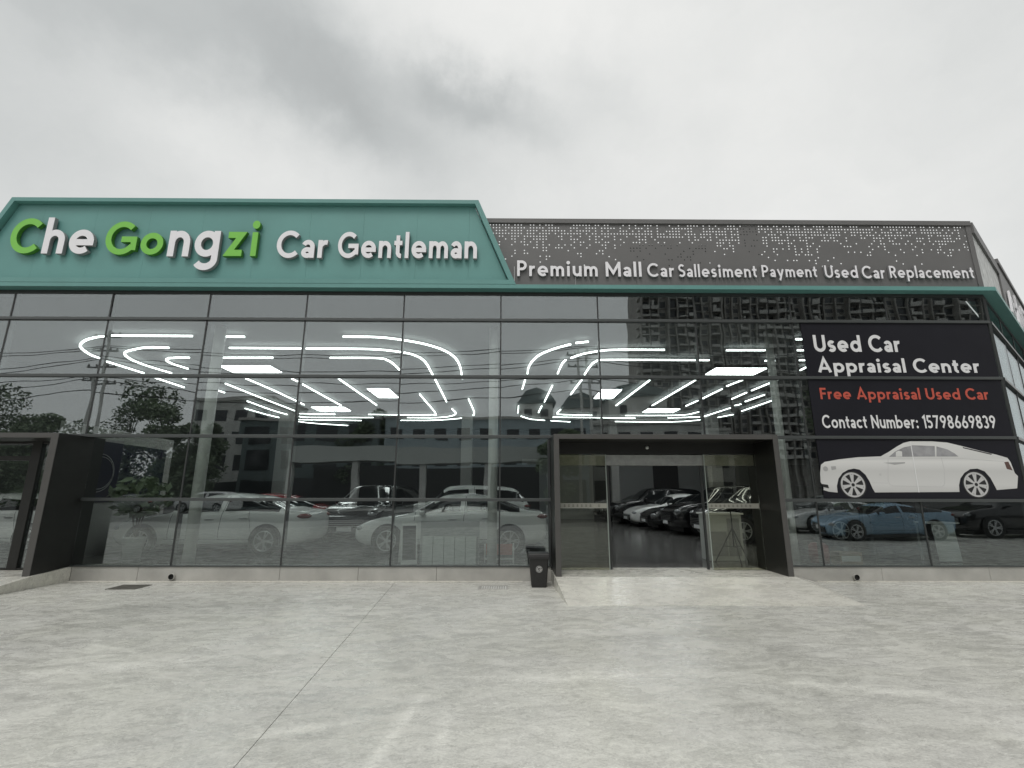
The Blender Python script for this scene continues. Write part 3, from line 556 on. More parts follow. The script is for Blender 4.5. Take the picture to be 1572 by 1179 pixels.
# ------------------------------------------------------------------ grey perforated sign
gs = thing('fascia_sign', 'dark grey fascia sign with rain of punched holes over white words', 'fascia sign', (0, 0, 0))
mb = MB(); bm = mb.bm; r2 = random.Random(11)
gx0, gx1, zt, p = -1.05, 10.52, 7.56, .0695
nc = int((gx1-gx0)/p); nr = 15; zb = zt-nr*p
depth = []
for c in range(nc): depth.append(r2.choice([3, 4, 4, 5, 5, 6, 7, 7, 8, 9, 10, 11]) if c % 2 else r2.choice([3, 4, 5, 5, 6, 8]))
vcache = {}
def V(x, z):
    k = (round(x, 4), round(z, 4))
    if k not in vcache: vcache[k] = bm.verts.new((x, -.06, z))
    return vcache[k]
for c in range(nc):
    for r in range(nr):
        x0 = gx0+c*p; z1 = zt-r*p; x1 = x0+p; z0 = z1-p
        on = r2.random() < (.66, .74, .76, .74, .50, .42, .36, .33, .27, .22, .17, .13, .10, .07, .04)[r]*(.8+depth[c]/30 if r < 4 else .1+depth[c]/6.5)
        if on:
            h = .0150; cx, cz_ = (x0+x1)/2+r2.uniform(-.002, .002), (z0+z1)/2
            I = [bm.verts.new((cx+h*math.cos(R(t)), -.06, cz_+h*math.sin(R(t)))) for t in (-157, -112, -67, -22, 22, 67, 112, 157)]
            a, b, cc, d = V(x0, z0), V(x1, z0), V(x1, z1), V(x0, z1)
            for q in ([a, b, I[2], I[1]], [b, cc, I[4], I[3]], [cc, d, I[6], I[5]], [d, a, I[0], I[7]], [a, I[1], I[0]], [b, I[3], I[2]], [cc, I[5], I[4]], [d, I[7], I[6]]): bm.faces.new(q)
        else: bm.faces.new([V(x0, z0), V(x1, z0), V(x1, z1), V(x0, z1)])
xe = gx0+nc*p
mb.build('perforated_panel', M['grey_panel'], gs)
mb = MB(); xs = [-1.05, .29, 1.63, 2.97, 4.31, 5.65, 6.99, 8.33, 9.67, xe]
for x0, x1 in zip(xs, xs[1:]): mb.box(x0+.002, x1-.002, -.062, -.05, 6.024, zb-.0005)
mb.box(-14, -1.052, -.062, -.05, 6.024, zt); mb.build('lower_panel', M['grey_panel'], gs)
mb = MB(); mb.box(-.38, 10.60, -.10, -.02, zt, 7.665); mb.box(-14, -11.32, -.10, -.02, zt, 7.665); mb.box(-11.319, -.381, -.055, -.02, zt+.0005, 7.66); mb.box(xe, 10.60, -.075, -.03, 6.024, zt-.001); mb.build('edge_trim', M['grey_panel'], gs)
mb = MB(); mb.box(5.62, 5.98, .3, .5, 6.02, 7.75); mb.box(2.75, 4.75, .25, .4, 6.02, 7.22); mb.build('sky_blocker', M['hole'], gs)  # boxes added behind the sheet to block the sky, so some holes show dark
for key, bx in GREY_TEXT.items():
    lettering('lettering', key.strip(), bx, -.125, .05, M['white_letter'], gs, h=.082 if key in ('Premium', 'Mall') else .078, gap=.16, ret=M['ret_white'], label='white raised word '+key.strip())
# side fascia, turning the corner
sf = thing('side_fascia', 'grey fascia turning the right corner with pale lattice and white shapes', 'fascia sign', (0, 0, 0))
def sbox(s0, s1, z0, z1, o0, o1, m, nm):
    mb = MB(); mb.extr([side(s0, z0, o0), side(s1, z0, o0), side(s1, z0, o1), side(s0, z0, o1)], Vector((0, 0, z1-z0))); return mb.build(nm, m, sf)
sbox(.06, 3.4, 6.024, 7.40, .05, .02, mat('pale_lattice', (.50, .51, .50), .5, noise=.35, nscale=5), 'lattice_panel')
sbox(.02, 3.4, 7.401, 7.66, .10, .02, M['grey_panel'], 'edge_trim')
sbox(3.404, 9, 6.024, 7.72, .09, .02, M['grey_panel'], 'panel')
sbox(3.404, 9, 7.721, 7.85, .13, .02, M['grey_panel'], 'edge_trim')
mb = MB()
for s0, z0, s1, z1 in ((3.75, 6.35, 4.1, 7.05), (4.1, 7.05, 4.45, 6.4), (5.0, 6.9, 5.9, 6.9), (5.4, 7.3, 5.4, 6.2), (5.4, 6.9, 4.9, 6.3), (5.4, 6.9, 5.95, 6.3), (6.5, 6.3, 6.5, 7.2), (6.5, 7.2, 7.3, 7.2), (7.3, 7.2, 7.3, 6.3), (6.5, 6.75, 7.3, 6.75)):
    a, b = side(s0, z0, .12), side(s1, z1, .12); t = (b-a).normalized(); u = SN.cross(t)*.075
    mb.extr([a-u, b-u, b+u, a+u], SN*.04)
mb.build('raised_shapes', M['white_letter'], sf)

# ------------------------------------------------------------------ poster on the glazing
po = thing('window_poster', 'black window poster with white and red words above a pale coupe', 'poster', (0, 0, 0))
mb = MB()
for z0, z1 in ((1.550, 2.740), (2.802, 3.994), (4.056, 5.247)): mb.box(6.47, 10.545, -.010, -.004, z0, z1)
mb.build('film', M['poster'], po)
for key, bx in POSTER_TEXT.items():
    lettering('lettering', key, bx, -.0145, .0035, M['red_print' if key.startswith('Free') else 'white_print'], po, h=.094 if key[0] in 'UA' else .086 if key[0] == 'F' else .078, label=('red' if key.startswith('Free') else 'white')+' printed words '+key.split(':')[0])
pic = MB()
def flat(mb, pts, y, mi=0): mb.prism(pts, y, y+.0012, mi)
def catmull(P, k=4):
    o = []; n = len(P)
    for i in range(n):
        p0, p1, p2, p3 = [Vector(P[(i+d) % n]) for d in (-1, 0, 1, 2)]
        if (p2-p1).length < .12: o.append(tuple(p1)); continue
        for j in range(k):
            t = j/k; o.append(tuple(.5*((2*p1)+(-p0+p2)*t+(2*p0-5*p1+4*p2-p3)*t*t+(-p0+3*p1-3*p2+p3)*t**3)))
    return o
bd = CARPIC['body']; flat(pic, bd[:14]+bd[14:], -.012)
def stroke(mb, P, w, y, mi=0, closed=False):
    P = [Vector(p) for p in P]; l, r = ribbon(P, closed, w/2)
    for i in range(len(P)-1): flat(mb, [tuple(l[i]), tuple(l[i+1]), tuple(r[i+1]), tuple(r[i])], y, mi)
flat(pic, CARPIC['win'], -.0136, 1); flat(pic, CARPIC['win2'], -.0136, 1); flat(pic, CARPIC['mirror'], -.0152, 0)
flat(pic, CARPIC['head'], -.0136, 2); flat(pic, CARPIC['tail'], -.0136, 3); flat(pic, CARPIC['handle'], -.0136, 2); flat(pic, CARPIC['deck'], -.0136, 4); flat(pic, CARPIC['lip'], -.0136, 4)
stroke(pic, CARPIC['door'], .008, -.0136, 5); stroke(pic, CARPIC['belt'], .006, -.0136, 5); stroke(pic, CARPIC['crease'], .006, -.0136, 5)
disc = lambda c, r, n=28: [(c[0]+r*math.cos(2*math.pi*i/n), c[1]+r*math.sin(2*math.pi*i/n)) for i in range(n)]
flat(pic, disc(CARPIC['lamp'][0], .05), -.0136, 2); flat(pic, disc(CARPIC['emb'][0], .025), -.0136, 5)
wins = [Vector(p) for p in CARPIC['win']]; stroke(pic, [tuple(p) for p in wins[:4]], .018, -.0146, 0)
pp = [CARPIC['win'][4], CARPIC['win'][5]]; stroke(pic, pp, .022, -.0146, 0)
pic.build('car_picture', [M['pic_white'], M['pic_glass'], M['pic_grey'], M['pic_brown'], M['pic_dark'], M['chrome_print']], po)
for c in CARPIC['w']:
    mb = MB(); c = (c[0], c[1]+.012); Rr = .245; n = 40
    flat(mb, disc(c, .275, 40), -.0124, 1)
    o, i_ = disc(c, Rr, n), disc(c, Rr-.035, n)
    for k in range(n): flat(mb, [o[k], o[(k+1) % n], i_[(k+1) % n], i_[k]], -.0138, 0)
    for s in range(7):
        a = 2*math.pi*s/7+math.pi/2; ca, sa = math.cos(a), math.sin(a); w0, w1 = .018, .045
        flat(mb, [(c[0]+ca*.05-sa*w0, c[1]+sa*.05+ca*w0), (c[0]+ca*.05+sa*w0, c[1]+sa*.05-ca*w0), (c[0]+ca*.222+sa*w1, c[1]+sa*.222-ca*w1), (c[0]+ca*.20, c[1]+sa*.20), (c[0]+ca*.222-sa*w1, c[1]+sa*.222+ca*w1)], -.0138+.0002*(s % 2), 0)
    flat(mb, disc(c, .062, 20), -.0156, 0); flat(mb, disc(c, .034, 16), -.0172, 1)
    mb.build('wheel_picture', [M['chrome_print'], M['pic_dark']], po)
mb = MB(); flat(mb, [(CARPIC['seam'][0][0]-.009, CARPIC['seam'][0][1]), (CARPIC['seam'][0][0]+.007, CARPIC['seam'][0][1]), (CARPIC['seam'][1][0]+.007, 1.675), (CARPIC['seam'][1][0]-.009, 1.675)], -.0162); mb.build('film_seam', M['white_print'], po)

# ------------------------------------------------------------------ entrance portals
def portal(x0, x1, label, left=False):
    t = thing('entrance_portal', label, 'entrance', (0, 0, 0))
    yf, zt_ = -.78, 2.735; jw = .10 if not left else .135; zi = zt_-.09
    mb = MB()
    mb.box(x0, x0+jw, yf+.012, .29, .209, zt_); mb.box(x1-jw, x1, yf+.012, .29, .209, zt_); mb.box(x0+jw+.0005, x1-jw-.0005, yf+.012, .29, zi, zt_-.001)
    mb.build('surround', M['black'], t)
    mb = MB(); mb.box(x0+.001, x0+jw, yf, yf+.0115, .2095, zt_); mb.box(x1-jw, x1-.001, yf, yf+.0115, .2095, zt_); mb.box(x0+jw+.0005, x1-jw-.0005, yf, yf+.0115, zi, zt_)
    mb.build('front_trim', M['portal_face'], t, bevel=.003)
    return t, x0+jw, x1-jw, zi
t, a, b, zi = portal(P_R[0], P_R[1], 'black boxed entrance portal with open sliding glass doors in middle of front')
MB().box(a+.001, b-.001, -.045, .25, 2.425, zi-.001).build('header', M['black'], t)
MB().box(a+.002, b-.002, .02, .16, 2.20, 2.41).build('door_operator', M['metal'], t, bevel=.004)
o = MB().lathe([(.035, 0), (.033, .012), (.02, .028), (.004, .032)], (0, 0, 0), 16).build('sensor', M['white_plain'], t); o.location = (2.98, -.045, 2.55); o.rotation_euler = (R(90), 0, 0)
for x0, x1 in ((a+.004, 2.13), (4.12, b-.004)):
    leaf = MB().box(x0, x1, -.034, -.022, .214, 2.42).build('door_leaf', M['door_glass'], t)
    xe_ = x1 if x0 < 3 else x0
    MB().box(xe_-.007, xe_+.007, -.037, -.019, .2145, 2.419).build('edge_strip', M['edge'], leaf)
    mb = MB(); mb.box(x0+.01, x1-.012, -.0372, -.0346, 1.36, 1.455)
    mb.build('sticker_band', mat('frosted_band', (.33, .33, .29), .5), leaf)
    mb = MB(); n = int((x1-x0-.1)/.085)
    for k in range(n):
        if rng.random() < .15: continue
        xx = x0+.05+k*.085
        for (q0, q1, r0, r1) in ((0, .05, .05, .058), (.02, .028, .01, .07), (0, .05, .02, .027)): mb.box(xx+q0, xx+q1, -.0396-.0004*q0*50, -.0376, 1.372+r0*.9, 1.372+r1*.9)
    mb.build('band_lettering', mat('band_marks', (.10, .10, .09), .5), leaf)
    MB().box(x0, x1, -.04, -.016, .2095, .2135).build('floor_rail', M['metal'], leaf)
for x in (2.16, 4.05): MB().box(x, x+.036, .04, .10, .21, 2.199).build('inner_jamb', M['frame_dark'], t)
t, a, b, zi = portal(P_L[0], P_L[1], 'black boxed entrance portal cut by the left edge, glass door closed', True)
mb = MB(); mb.box(-9.36, -9.17, -.06, .05, .2095, zi-.001); mb.box(a+.001, -9.361, -.05, .04, 2.60, zi-.001); mb.box(-9.169, b-.001, -.05, .04, 2.60, zi-.001)
mb.box(a+.001, -9.361, -.05, .04, 2.27, 2.36); mb.box(a+.001, b-.001, -.052, .042, .2093, .245); mb.box(-10.75, -10.6, -.055, .045, .246, 2.269)
mb.build('door_frame', M['black'], t, bevel=.004)
for x0, x1, z0, z1 in ((-10.59, -9.37, .25, 2.265), (-12.4, -10.76, .25, 2.265), (-12.4, -9.37, 2.365, 2.595), (-9.165, b-.003, .25, 2.595)):
    MB().box(x0, x1, -.012, -.002, z0, z1).build('glass_pane', M['glass'], t)

# ------------------------------------------------------------------ forecourt things
t = thing('litter_bin', 'small black plastic litter bin with round emblem left of entrance', 'bin', (.73, -.50, 0))
mb = MB(); w0, w1, d0, d1, h = .135, .175, .13, .17, .52; n = 4
def frus(mb, w0, d0, w1, d1, z0, z1):
    a = [(-w0, -d0, z0), (w0, -d0, z0), (w0, d0, z0), (-w0, d0, z0)]; b = [(-w1, -d1, z1), (w1, -d1, z1), (w1, d1, z1), (-w1, d1, z1)]
    mb.poly(a[::-1]); mb.poly(b)
    for i in range(4): j = (i+1) % 4; mb.poly([a[i], a[j], b[j], b[i]])
    bmesh.ops.remove_doubles(mb.bm, verts=mb.bm.verts[:], dist=1e-5)
frus(mb, w0, d0, w1, d1, .0, h); mb.build('bin_body', M['plastic'], t, bevel=.018)
mb = MB(); frus(mb, .196, .188, .192, .184, h-.035, h+.02); mb.build('rim', M['plastic'], t, bevel=.008)
mb = MB(); frus(mb, .198, .19, .186, .175, h+.0205, h+.062); mb.build('bin_lid', M['plastic'], t, bevel=.012)
mb = MB(); mb.tube([(-.07, .196, h-.02), (.07, .196, h-.02)], .014); mb.build('bin_handle', M['plastic'], t)
em = MB(); n = 32; c = (0, 0)
o_, i_ = disc(c, .058, n), disc(c, .050, n)
for k in range(n): em.prism([o_[k], o_[(k+1) % n], i_[(k+1) % n], i_[k]], -.002, 0)
for s in range(3):
    a0 = 2*math.pi*s/3+.5
    pts = [(.034*math.cos(a0+.5*q), .034*math.sin(a0+.5*q)) for q in range(4)]
    l, r = ribbon([Vector(p) for p in pts], False, .0075)
    for k in range(3): em.prism([tuple(l[k]), tuple(l[k+1]), tuple(r[k+1]), tuple(r[k])], -.002, 0)
    e = a0+1.5; em.prism([(.018*math.cos(e), .018*math.sin(e)), (.05*math.cos(e), .05*math.sin(e)), (.034*math.cos(e+.5), .034*math.sin(e+.5))], -.0035, -.001)
em.prism(disc(c, .010, 12), -.002, 0)
o = em.build('emblem', M['emblem'], t); o.location = (.0, -.1585, .315); o.rotation_euler = (math.atan((d1-d0)/h)*1.0, 0, 0)
def drain(x0, x1, y0, y1, lab, m=None):
    m = m or M['drain']
    t = thing('drain_cover', lab, 'drain cover', ((x0+x1)/2, (y0+y1)/2, 0)); w, d = (x1-x0)/2, (y1-y0)/2
    mb = MB(); mb.box(-w, w, -d, -d+.03, .0005, .008); mb.box(-w, w, d-.03, d, .0005, .008); mb.box(-w, -w+.03, -d+.0305, d-.0305, .0005, .008); mb.box(w-.03, w, -d+.0305, d-.0305, .0005, .008); mb.build('frame', m, t)
    mb = MB(); k = int(2*w/.045)
    for i in range(k): x = -w+.035+i*(2*w-.07)/k; mb.box(x, x+.026, -d+.031, d-.031, .001, .007)
    mb.build('grate', m, t)
    MB().box(-w+.031, w-.031, -d+.031, d-.031, .0003, .0008).build('pit', M['hole'] if m == M['drain'] else M['col'], t)
drain(-6.85, -6.33, -.80, -.37, 'rusty square drain grate left, below the plinth outlet pipe')
drain(-.36, .17, -.80, -.45, 'faint pale drain grate in the concrete left of the bin', M['plinth'])

# ------------------------------------------------------------------ ceiling lights
LBL = {'lo': 'outermost curved white strip light of the left ceiling ring', 'lm': 'middle curved white strip light of the left ceiling ring', 'li': 'innermost curved white strip light of the left ceiling ring', 'ls': 'straight white strip lights inside the left ceiling ring',
       'ro': 'outermost curved white strip light of the right ceiling ring', 'rm': 'middle curved white strip light of the right ceiling ring', 'ri': 'innermost curved white strip light of the right ceiling ring', 'rs': 'straight white strip lights inside the right ceiling ring'}
for k, segs in STRIPS.items():
    c = Vector(segs[0][0]); t = thing('strip_light', LBL[k], 'ceiling light', (c.x, c.y, 5.2), 0, 'strip lights on the showroom ceiling')
    for s in segs:
        P = s
        if len(s) > 2:                                  # smooth the curve
            q = []
            V2 = [Vector(x) for x in s]; V2 = [V2[0]*2-V2[1]]+V2+[V2[-1]*2-V2[-2]]
            for i in range(1, len(V2)-2):
                p0, p1, p2, p3 = V2[i-1:i+3]
                for j in range(6):
                    u = j/6; q.append(.5*((2*p1)+(-p0+p2)*u+(2*p0-5*p1+4*p2-p3)*u*u+(-p0+3*p1-3*p2+p3)*u**3))
            q.append(V2[-2]); P = [tuple(x) for x in q]
        mb = MB(); mb.strip([(x-c.x, y-c.y) for x, y in P], .038, .035, 0); mb.build('light_segment', M['led'], t)
for pts, lab in zip(PANELS, ('front', 'right', 'rear', 'front', 'left', 'rear')):
    i = PANELS.index(pts); sd_ = 'left' if i < 3 else 'right'
    xs, ys = [p[0] for p in pts], [p[1] for p in pts]
    x0, x1 = (pts[0][0]+pts[3][0])/2, (pts[1][0]+pts[2][0])/2; y0, y1 = min(ys), max(ys)
    t = thing('panel_light', f'square white panel light at the {lab} of the {sd_} ceiling ring', 'ceiling light', ((x0+x1)/2, (y0+y1)/2, 5.22), 0, 'panel lights on the showroom ceiling')
    w, d = (x1-x0)/2, (y1-y0)/2
    MB().box(-w, w, -d, d, 0, .02).build('diffuser', M['led_panel'], t)
    mb = MB(); mb.box(-w-.02, w+.02, -d-.02, d+.02, .021, .09); mb.build('housing', M['dark_in'], t)

# ------------------------------------------------------------------ cars (built once per kind: nose towards -x, wheels on z = 0)
KIND = {
 'sedan': dict(L=4.75, W=1.86, H=1.44, cab=(.285, .45, .56, .70, .885), hood=(.60, .74, .86, .95), tail=(1.04, 1.02, .80), gc=.17),
 'suv':   dict(L=4.85, W=1.94, H=1.74, cab=(.25, .385, .55, .88, .975), hood=(.78, .98, 1.08, 1.14), tail=(1.20, 1.12, .85), gc=.22),
 'coupe': dict(L=4.65, W=1.90, H=1.36, cab=(.33, .50, .58, .66, .92), hood=(.56, .70, .82, .92), tail=(1.0, .98, .78), gc=.15),
}
def lerp(T, x):
    for (a, u), (b, v) in zip(T, T[1:]):
        if x <= b: return u+(v-u)*max(0, (x-a))/(b-a)
    return T[-1][1]
def make_car(kind, paint, label):
    K = KIND[kind]; L_, Wd, H = K['L'], K['W'], K['H']; c0, c1, c2, c3, c4 = K['cab']; hd = K['hood']; tl = K['tail']; hw = Wd/2
    t = thing(kind, label, 'car', (0, 0, 0))
    belt = [(0, hd[0]-.06), (.015, hd[0]), (.05, hd[1]-.05), (.13, hd[2]-.05), (c0, hd[3]-.05), (c2, hd[3]), (.86, tl[0]-.05), (.97, tl[1]-.05), (1, tl[2])]
    top = [(0, hd[0]-.02), (.015, hd[0]+.03), (.05, hd[1]), (.13, hd[2]), (c0, hd[3]), (c1, H-.045), (c2, H), (c3, H-.07), (c4, tl[0]), (.97, tl[1]), (1, tl[2]+.03)]
    wid = [(0, .70), (.02, .82), (.06, .92), (.14, .98), (.25, 1), (.8, 1), (.93, .95), (.985, .86), (1, .78)]
    zb = [(0, K['gc']+.18), (.03, K['gc']+.04), (.1, K['gc']), (.9, K['gc']+.02), (.97, K['gc']+.1), (1, K['gc']+.24)]
    sx = sorted(set([0, .015, .05, .09, .13, .2, c0, c0+.05, c1-.03, c1, (c1+c2)/2, c2-.008, c2+.012, (c2+c3)/2, c3, c3+.03, (c3+c4)/2+.01, c4-.03, c4, .94, .97, 1]))
    sx = [s for i, s in enumerate(sx) if i == 0 or s-sx[i-1] > .006]
    bm = bmesh.new(); rings = []
    for s in sx:
        w = lerp(wid, s)*hw; b = lerp(belt, s); tp = max(lerp(top, s), b+.02); z0 = lerp(zb, s); k = min(1, max(0, (tp-b-.06)/(H-hd[3]-.05)))
        wr = w*(.90-.20*k); x = (s-.5)*L_
        half = [(0, z0), (w*.80, z0), (w*.95, z0+.07), (w*1.0, z0+(b-z0)*.45), (w*.985, b-.07), (w*.945, b), (wr, tp-.07*k-.012), (wr*.82, tp-.012*k), (0, tp+.015*k)]
        rings.append([bm.verts.new((x, y, z)) for y, z in half]+[bm.verts.new((x, -y, z)) for y, z in half[-2:0:-1]])
    n = len(rings[0])
    for i, (A_, B_) in enumerate(zip(rings, rings[1:])):
        m0, m1 = sx[i], sx[i+1]
        for k in range(n):
            f = bm.faces.new([A_[k], A_[(k+1) % n], B_[(k+1) % n], B_[k]]); f.smooth = True
            kk = k if k < 8 else n-1-k
            pil = abs((m0+m1)/2-(c2+.002)) < .012
            if kk == 5 and m0 >= c0+.045 and m1 <= c4-.025 and not pil: f.material_index = 1
            if kk in (6, 7) and ((m0 >= c0-.001 and m1 <= c1-.025) or (m0 >= c3+.025 and m1 <= c4-.02)): f.material_index = 1
    bm.faces.new(rings[0][::-1]); bm.faces.new(rings[-1])
    bmesh.ops.recalc_face_normals(bm, faces=bm.faces[:])
    # two rounds of smoothing subdivision, done on the mesh itself
    me = bpy.data.meshes.new('tmp'); bm.to_mesh(me); bm.free(); tmp = bpy.data.objects.new('tmp', me); COL.objects.link(tmp)
    md = tmp.modifiers.new('s', 'SUBSURF'); md.levels = md.render_levels = 2
    dg = bpy.context.evaluated_depsgraph_get(); me2 = bpy.data.meshes.new_from_object(tmp.evaluated_get(dg)); bpy.data.objects.remove(tmp)
    bm = bmesh.new(); bm.from_mesh(me2); gl = bmesh.new(); vm = {}
    for f in bm.faces:
        f.smooth = True
        if f.material_index == 1:
            vs = []
            for v in f.verts:
                if v.index not in vm: vm[v.index] = gl.verts.new(v.co+v.normal*.004)
                vs.append(vm[v.index])
            g_ = gl.faces.new(vs); g_.smooth = True
            f.material_index = 0
    me2.clear_geometry(); bm.to_mesh(me2); bm.free(); me2.materials.clear(); me2.materials.append(paint); me2.name = 'body'
    body = bpy.data.objects.new('body', me2); COL.objects.link(body); body.parent = t
    gm = bpy.data.meshes.new('windows'); gl.to_mesh(gm); gl.free(); gm.materials.append(M['car_glass']); wo = bpy.data.objects.new('windows', gm); COL.objects.link(wo); wo.parent = t
    wr_ = .335 if kind != 'suv' else .37
    for xs_ in (-.5+.185, -.5+.80):
        for sg in (-1, 1):
            x = xs_*L_; y = sg*(hw*.985)
            mb = MB(); mb.lathe([(wr_+.045, -.02), (wr_+.045, .02)], (0, 0, 0), 28); ar = mb.build('wheel_arch', M['grille'], t); ar.location = (x, sg*(hw-.004), wr_+.01); ar.rotation_euler = (R(90), 0, 0)
            mb = MB(); mb.lathe([(wr_*.66, -.11), (wr_-.03, -.11), (wr_, -.07), (wr_, .07), (wr_-.03, .11), (wr_*.66, .11)], (0, 0, 0), 28); wh = mb.build('wheel', M['tyre'], t)
            wh.location = (x, sg*(hw-.055), wr_); wh.rotation_euler = (R(-90*sg), 0, 0)
            mb = MB(); mb.lathe([(wr_*.70, .085), (wr_*.70, .118), (wr_*.63, .118), (wr_*.62, .085)], (0, 0, 0), 28)
            for q in range(5):
                for dd in (-.16, .16):
                    a = 2*math.pi*q/5+dd; e = Vector((math.cos(a), math.sin(a), 0)); p = Vector((-e.y, e.x, 0))*.018; c_ = Vector((math.cos(a-dd), math.sin(a-dd), 0))
                    mb.extr([c_*wr_*.14-p+Vector((0, 0, .10)), e*wr_*.64-p*.8+Vector((0, 0, .10)), e*wr_*.64+p*.8+Vector((0, 0, .10)), c_*wr_*.14+p+Vector((0, 0, .10))], Vector((0, 0, .022+.001*q+(.0004 if dd > 0 else 0))))
            mb.lathe([(wr_*.17, .09), (wr_*.15, .132)], (0, 0, 0), 16); mb.build('rim', M['rim'], wh)
    for sg in (-1, 1):
        zf = lerp(belt, .04)
        mb = MB(); mb.lathe([(.02, -.07), (.075, -.045), (.10, 0), (.075, .045), (.02, .07)], (0, 0, 0), 16)
        h = mb.build('headlight', M['lamp_glass'], t); h.location = ((.048-.5)*L_, sg*hw*.70, zf-.055); h.scale = (1.9, 1.55, 1.05); h.rotation_euler = (0, 0, sg*R(-32))
        mb = MB(); mb.lathe([(.02, -.07), (.07, -.045), (.10, 0), (.07, .045), (.02, .07)], (0, 0, 0), 16)
        h = mb.build('tail_light', M['tail_glass'], t); h.location = ((.965-.5)*L_, sg*hw*.74, tl[1]-.13); h.scale = (1.5, 2.0, 1.05); h.rotation_euler = (0, 0, sg*R(28))
        mb = MB(); mb.box(-.07, .05, -.09, .09, -.05, .06); h = mb.build('mirror', paint, t, bevel=.03); h.location = ((c0+.075-.5)*L_, sg*(hw+.06), lerp(belt, c0)+.07)
    for sg in (-1, 1):
        for hx in (c2-.05, c3-.02):
            MB().box((hx-.5)*L_-.1, (hx-.5)*L_+.1, sg*hw*.985-.02, sg*hw*.985+.02, lerp(belt, hx)-.13, lerp(belt, hx)-.10).build('door_handle', M['rim'], t, bevel=.008)
        MB().box(-.5*L_+1.35, .5*L_-1.4, sg*hw*.93-.05, sg*hw*.93+.05, K['gc']-.02, K['gc']+.09).build('side_sill', M['grille'], t, bevel=.02)
    gh = (hd[0]-.1)
    mb = MB(); mb.box(-.03, .03, -.40*hw*1.3, .40*hw*1.3, gh-.20, gh+.02)
    for q in range(4): mb.box(-.036, -.029, -.39*hw*1.3, .39*hw*1.3, gh-.17+q*.05, gh-.16+q*.05, 1)
    g_ = mb.build('grille', [M['grille'], M['rim']], t); g_.location = (-.5*L_+.005, 0, 0)
    mb = MB(); mb.box(-.01, .01, -.22, .22, 0, .11); pl = mb.build('number_plate', M['white_print'], t); pl.location = (-.5*L_-.035, 0, K['gc']+.16)
    MB().box(-.5*L_+.35, .5*L_-.35, -hw*.7, hw*.7, .12, .35).build('underbody', M['grille'], t)
    return t
cars = {'sedan': make_car('sedan', M['car_white'], 'white sedan parked side-on behind the glass left of centre'),
        'suv': make_car('suv', M['car_black'], 'glossy black sport utility car nearest the open entrance, nose in the aisle'),
        'coupe': make_car('coupe', M['car_blue'], 'light blue coupe behind the glass under the poster')}
first = set()
def place(kind, paint, label, x, y, rz=0., group=None, z=ZF):
    src = cars[kind]
    if kind not in first: t = src; first.add(kind); base = {'sedan': 'car_white', 'suv': 'car_black', 'coupe': 'car_blue'}[kind]
    else:
        base = {'sedan': 'car_white', 'suv': 'car_black', 'coupe': 'car_blue'}[kind]
        t = copy_tree(src, None, None if paint == base else {M[base]: M[paint]})
    t.location = (x, y, z); t.rotation_euler = (0, 0, rz); t['label'] = label
    if group: t['group'] = group
    return t
GR = 'cars on show inside the showroom'
place('sedan', 'car_white', 'white sedan behind the left glass with its tail towards the middle of the front', -7.0, 3.05, 0, GR)
place('suv', 'car_black', 'glossy black tall car in the row seen through the entrance, nearest the door glass', 8.55, 5.95, R(3), GR)
place('coupe', 'car_blue', 'light blue coupe parked on the forecourt beside the camera, mirrored in the right-hand glass', 14.7, -9.7, R(3), 'cars parked on the forecourt', .0)
place('sedan', 'car_white', 'white sedan facing left behind the white cabinet, between two glass joints', -1.22, 3.15, 0, GR)
place('suv', 'car_black', 'black tall car facing the street between the two white sedans', -4.15, 6.9, R(82), GR)
place('suv', 'car_black', 'black tall car second in the row seen through the entrance', 8.35, 8.4, R(2), GR)
place('sedan', 'car_black', 'black low sedan third in the row seen through the entrance, just before the white one', 8.1, 10.6, R(2), GR)
place('sedan', 'car_white', 'white sedan among black cars in the row seen through the entrance', 7.9, 12.8, R(2), GR)
place('suv', 'car_black', 'black tall car just beyond the white sedan in the entrance row', 7.65, 15.0, R(2), GR)
place('sedan', 'car_black', 'black sedan farthest back in the row seen through the entrance', 7.3, 17.2, R(2), GR)
place('sedan', 'car_white', 'white sedan parked beyond the light blue coupe on the forecourt', 14.7, -12.2, R(3), 'cars parked on the forecourt', .0)
place('suv', 'car_black', 'black tall car parked behind the light blue coupe on the forecourt', 20.6, -10.4, R(3), 'cars parked on the forecourt', .0)
place('suv', 'car_white', 'white tall car far behind the white cabinet inside', -1.5, 8.6, R(8), GR)
place('sedan', 'car_white', 'white sedan behind the glass of the left entrance portal', -12.9, 3.4, 0, GR)
place('coupe', 'car_black', 'dark coupe behind the light blue one near the right corner glass', 16.9, 13.4, R(-4), GR)
place('sedan', 'car_red', 'dark red car behind the left white sedan', -7.6, 6.0, R(10), GR)

# ------------------------------------------------------------------ things in the showroom near the glass
t = thing('board_stack', 'pale cabinet of five upright boards leaning behind the glass left of bin', 'cabinet', (-1.05, .72, ZF))
for i in range(5): MB().box(-.56+i*.226, -.56+i*.226+.214, -.03, .03, .005, .56).build('board', M['white_plain'], t, bevel=.004)
MB().box(-.62, .62, .05, .10, .0, .86).build('back_panel', M['wall_pale'], t); MB().box(-.57, .57, -.035, .04, .0, .004).build('base', M['metal'], t)
t = thing('folding_sign', 'leaning folding sign board with dark face behind glass', 'sign', (-1.95, .95, ZF), R(20))
mb = MB(); mb.extr([Vector((-.17, -.18, 0)), Vector((.17, -.18, 0)), Vector((.17, 0, .85)), Vector((-.17, 0, .85))], Vector((0, .02, 0))); mb.build('front_board', M['col'], t)
mb = MB(); mb.extr([Vector((-.14, -.163, .08)), Vector((.14, -.163, .08)), Vector((.14, -.02, .76)), Vector((-.14, -.02, .76))], Vector((0, -.004, 0))); mb.build('face', M['plastic'], t)
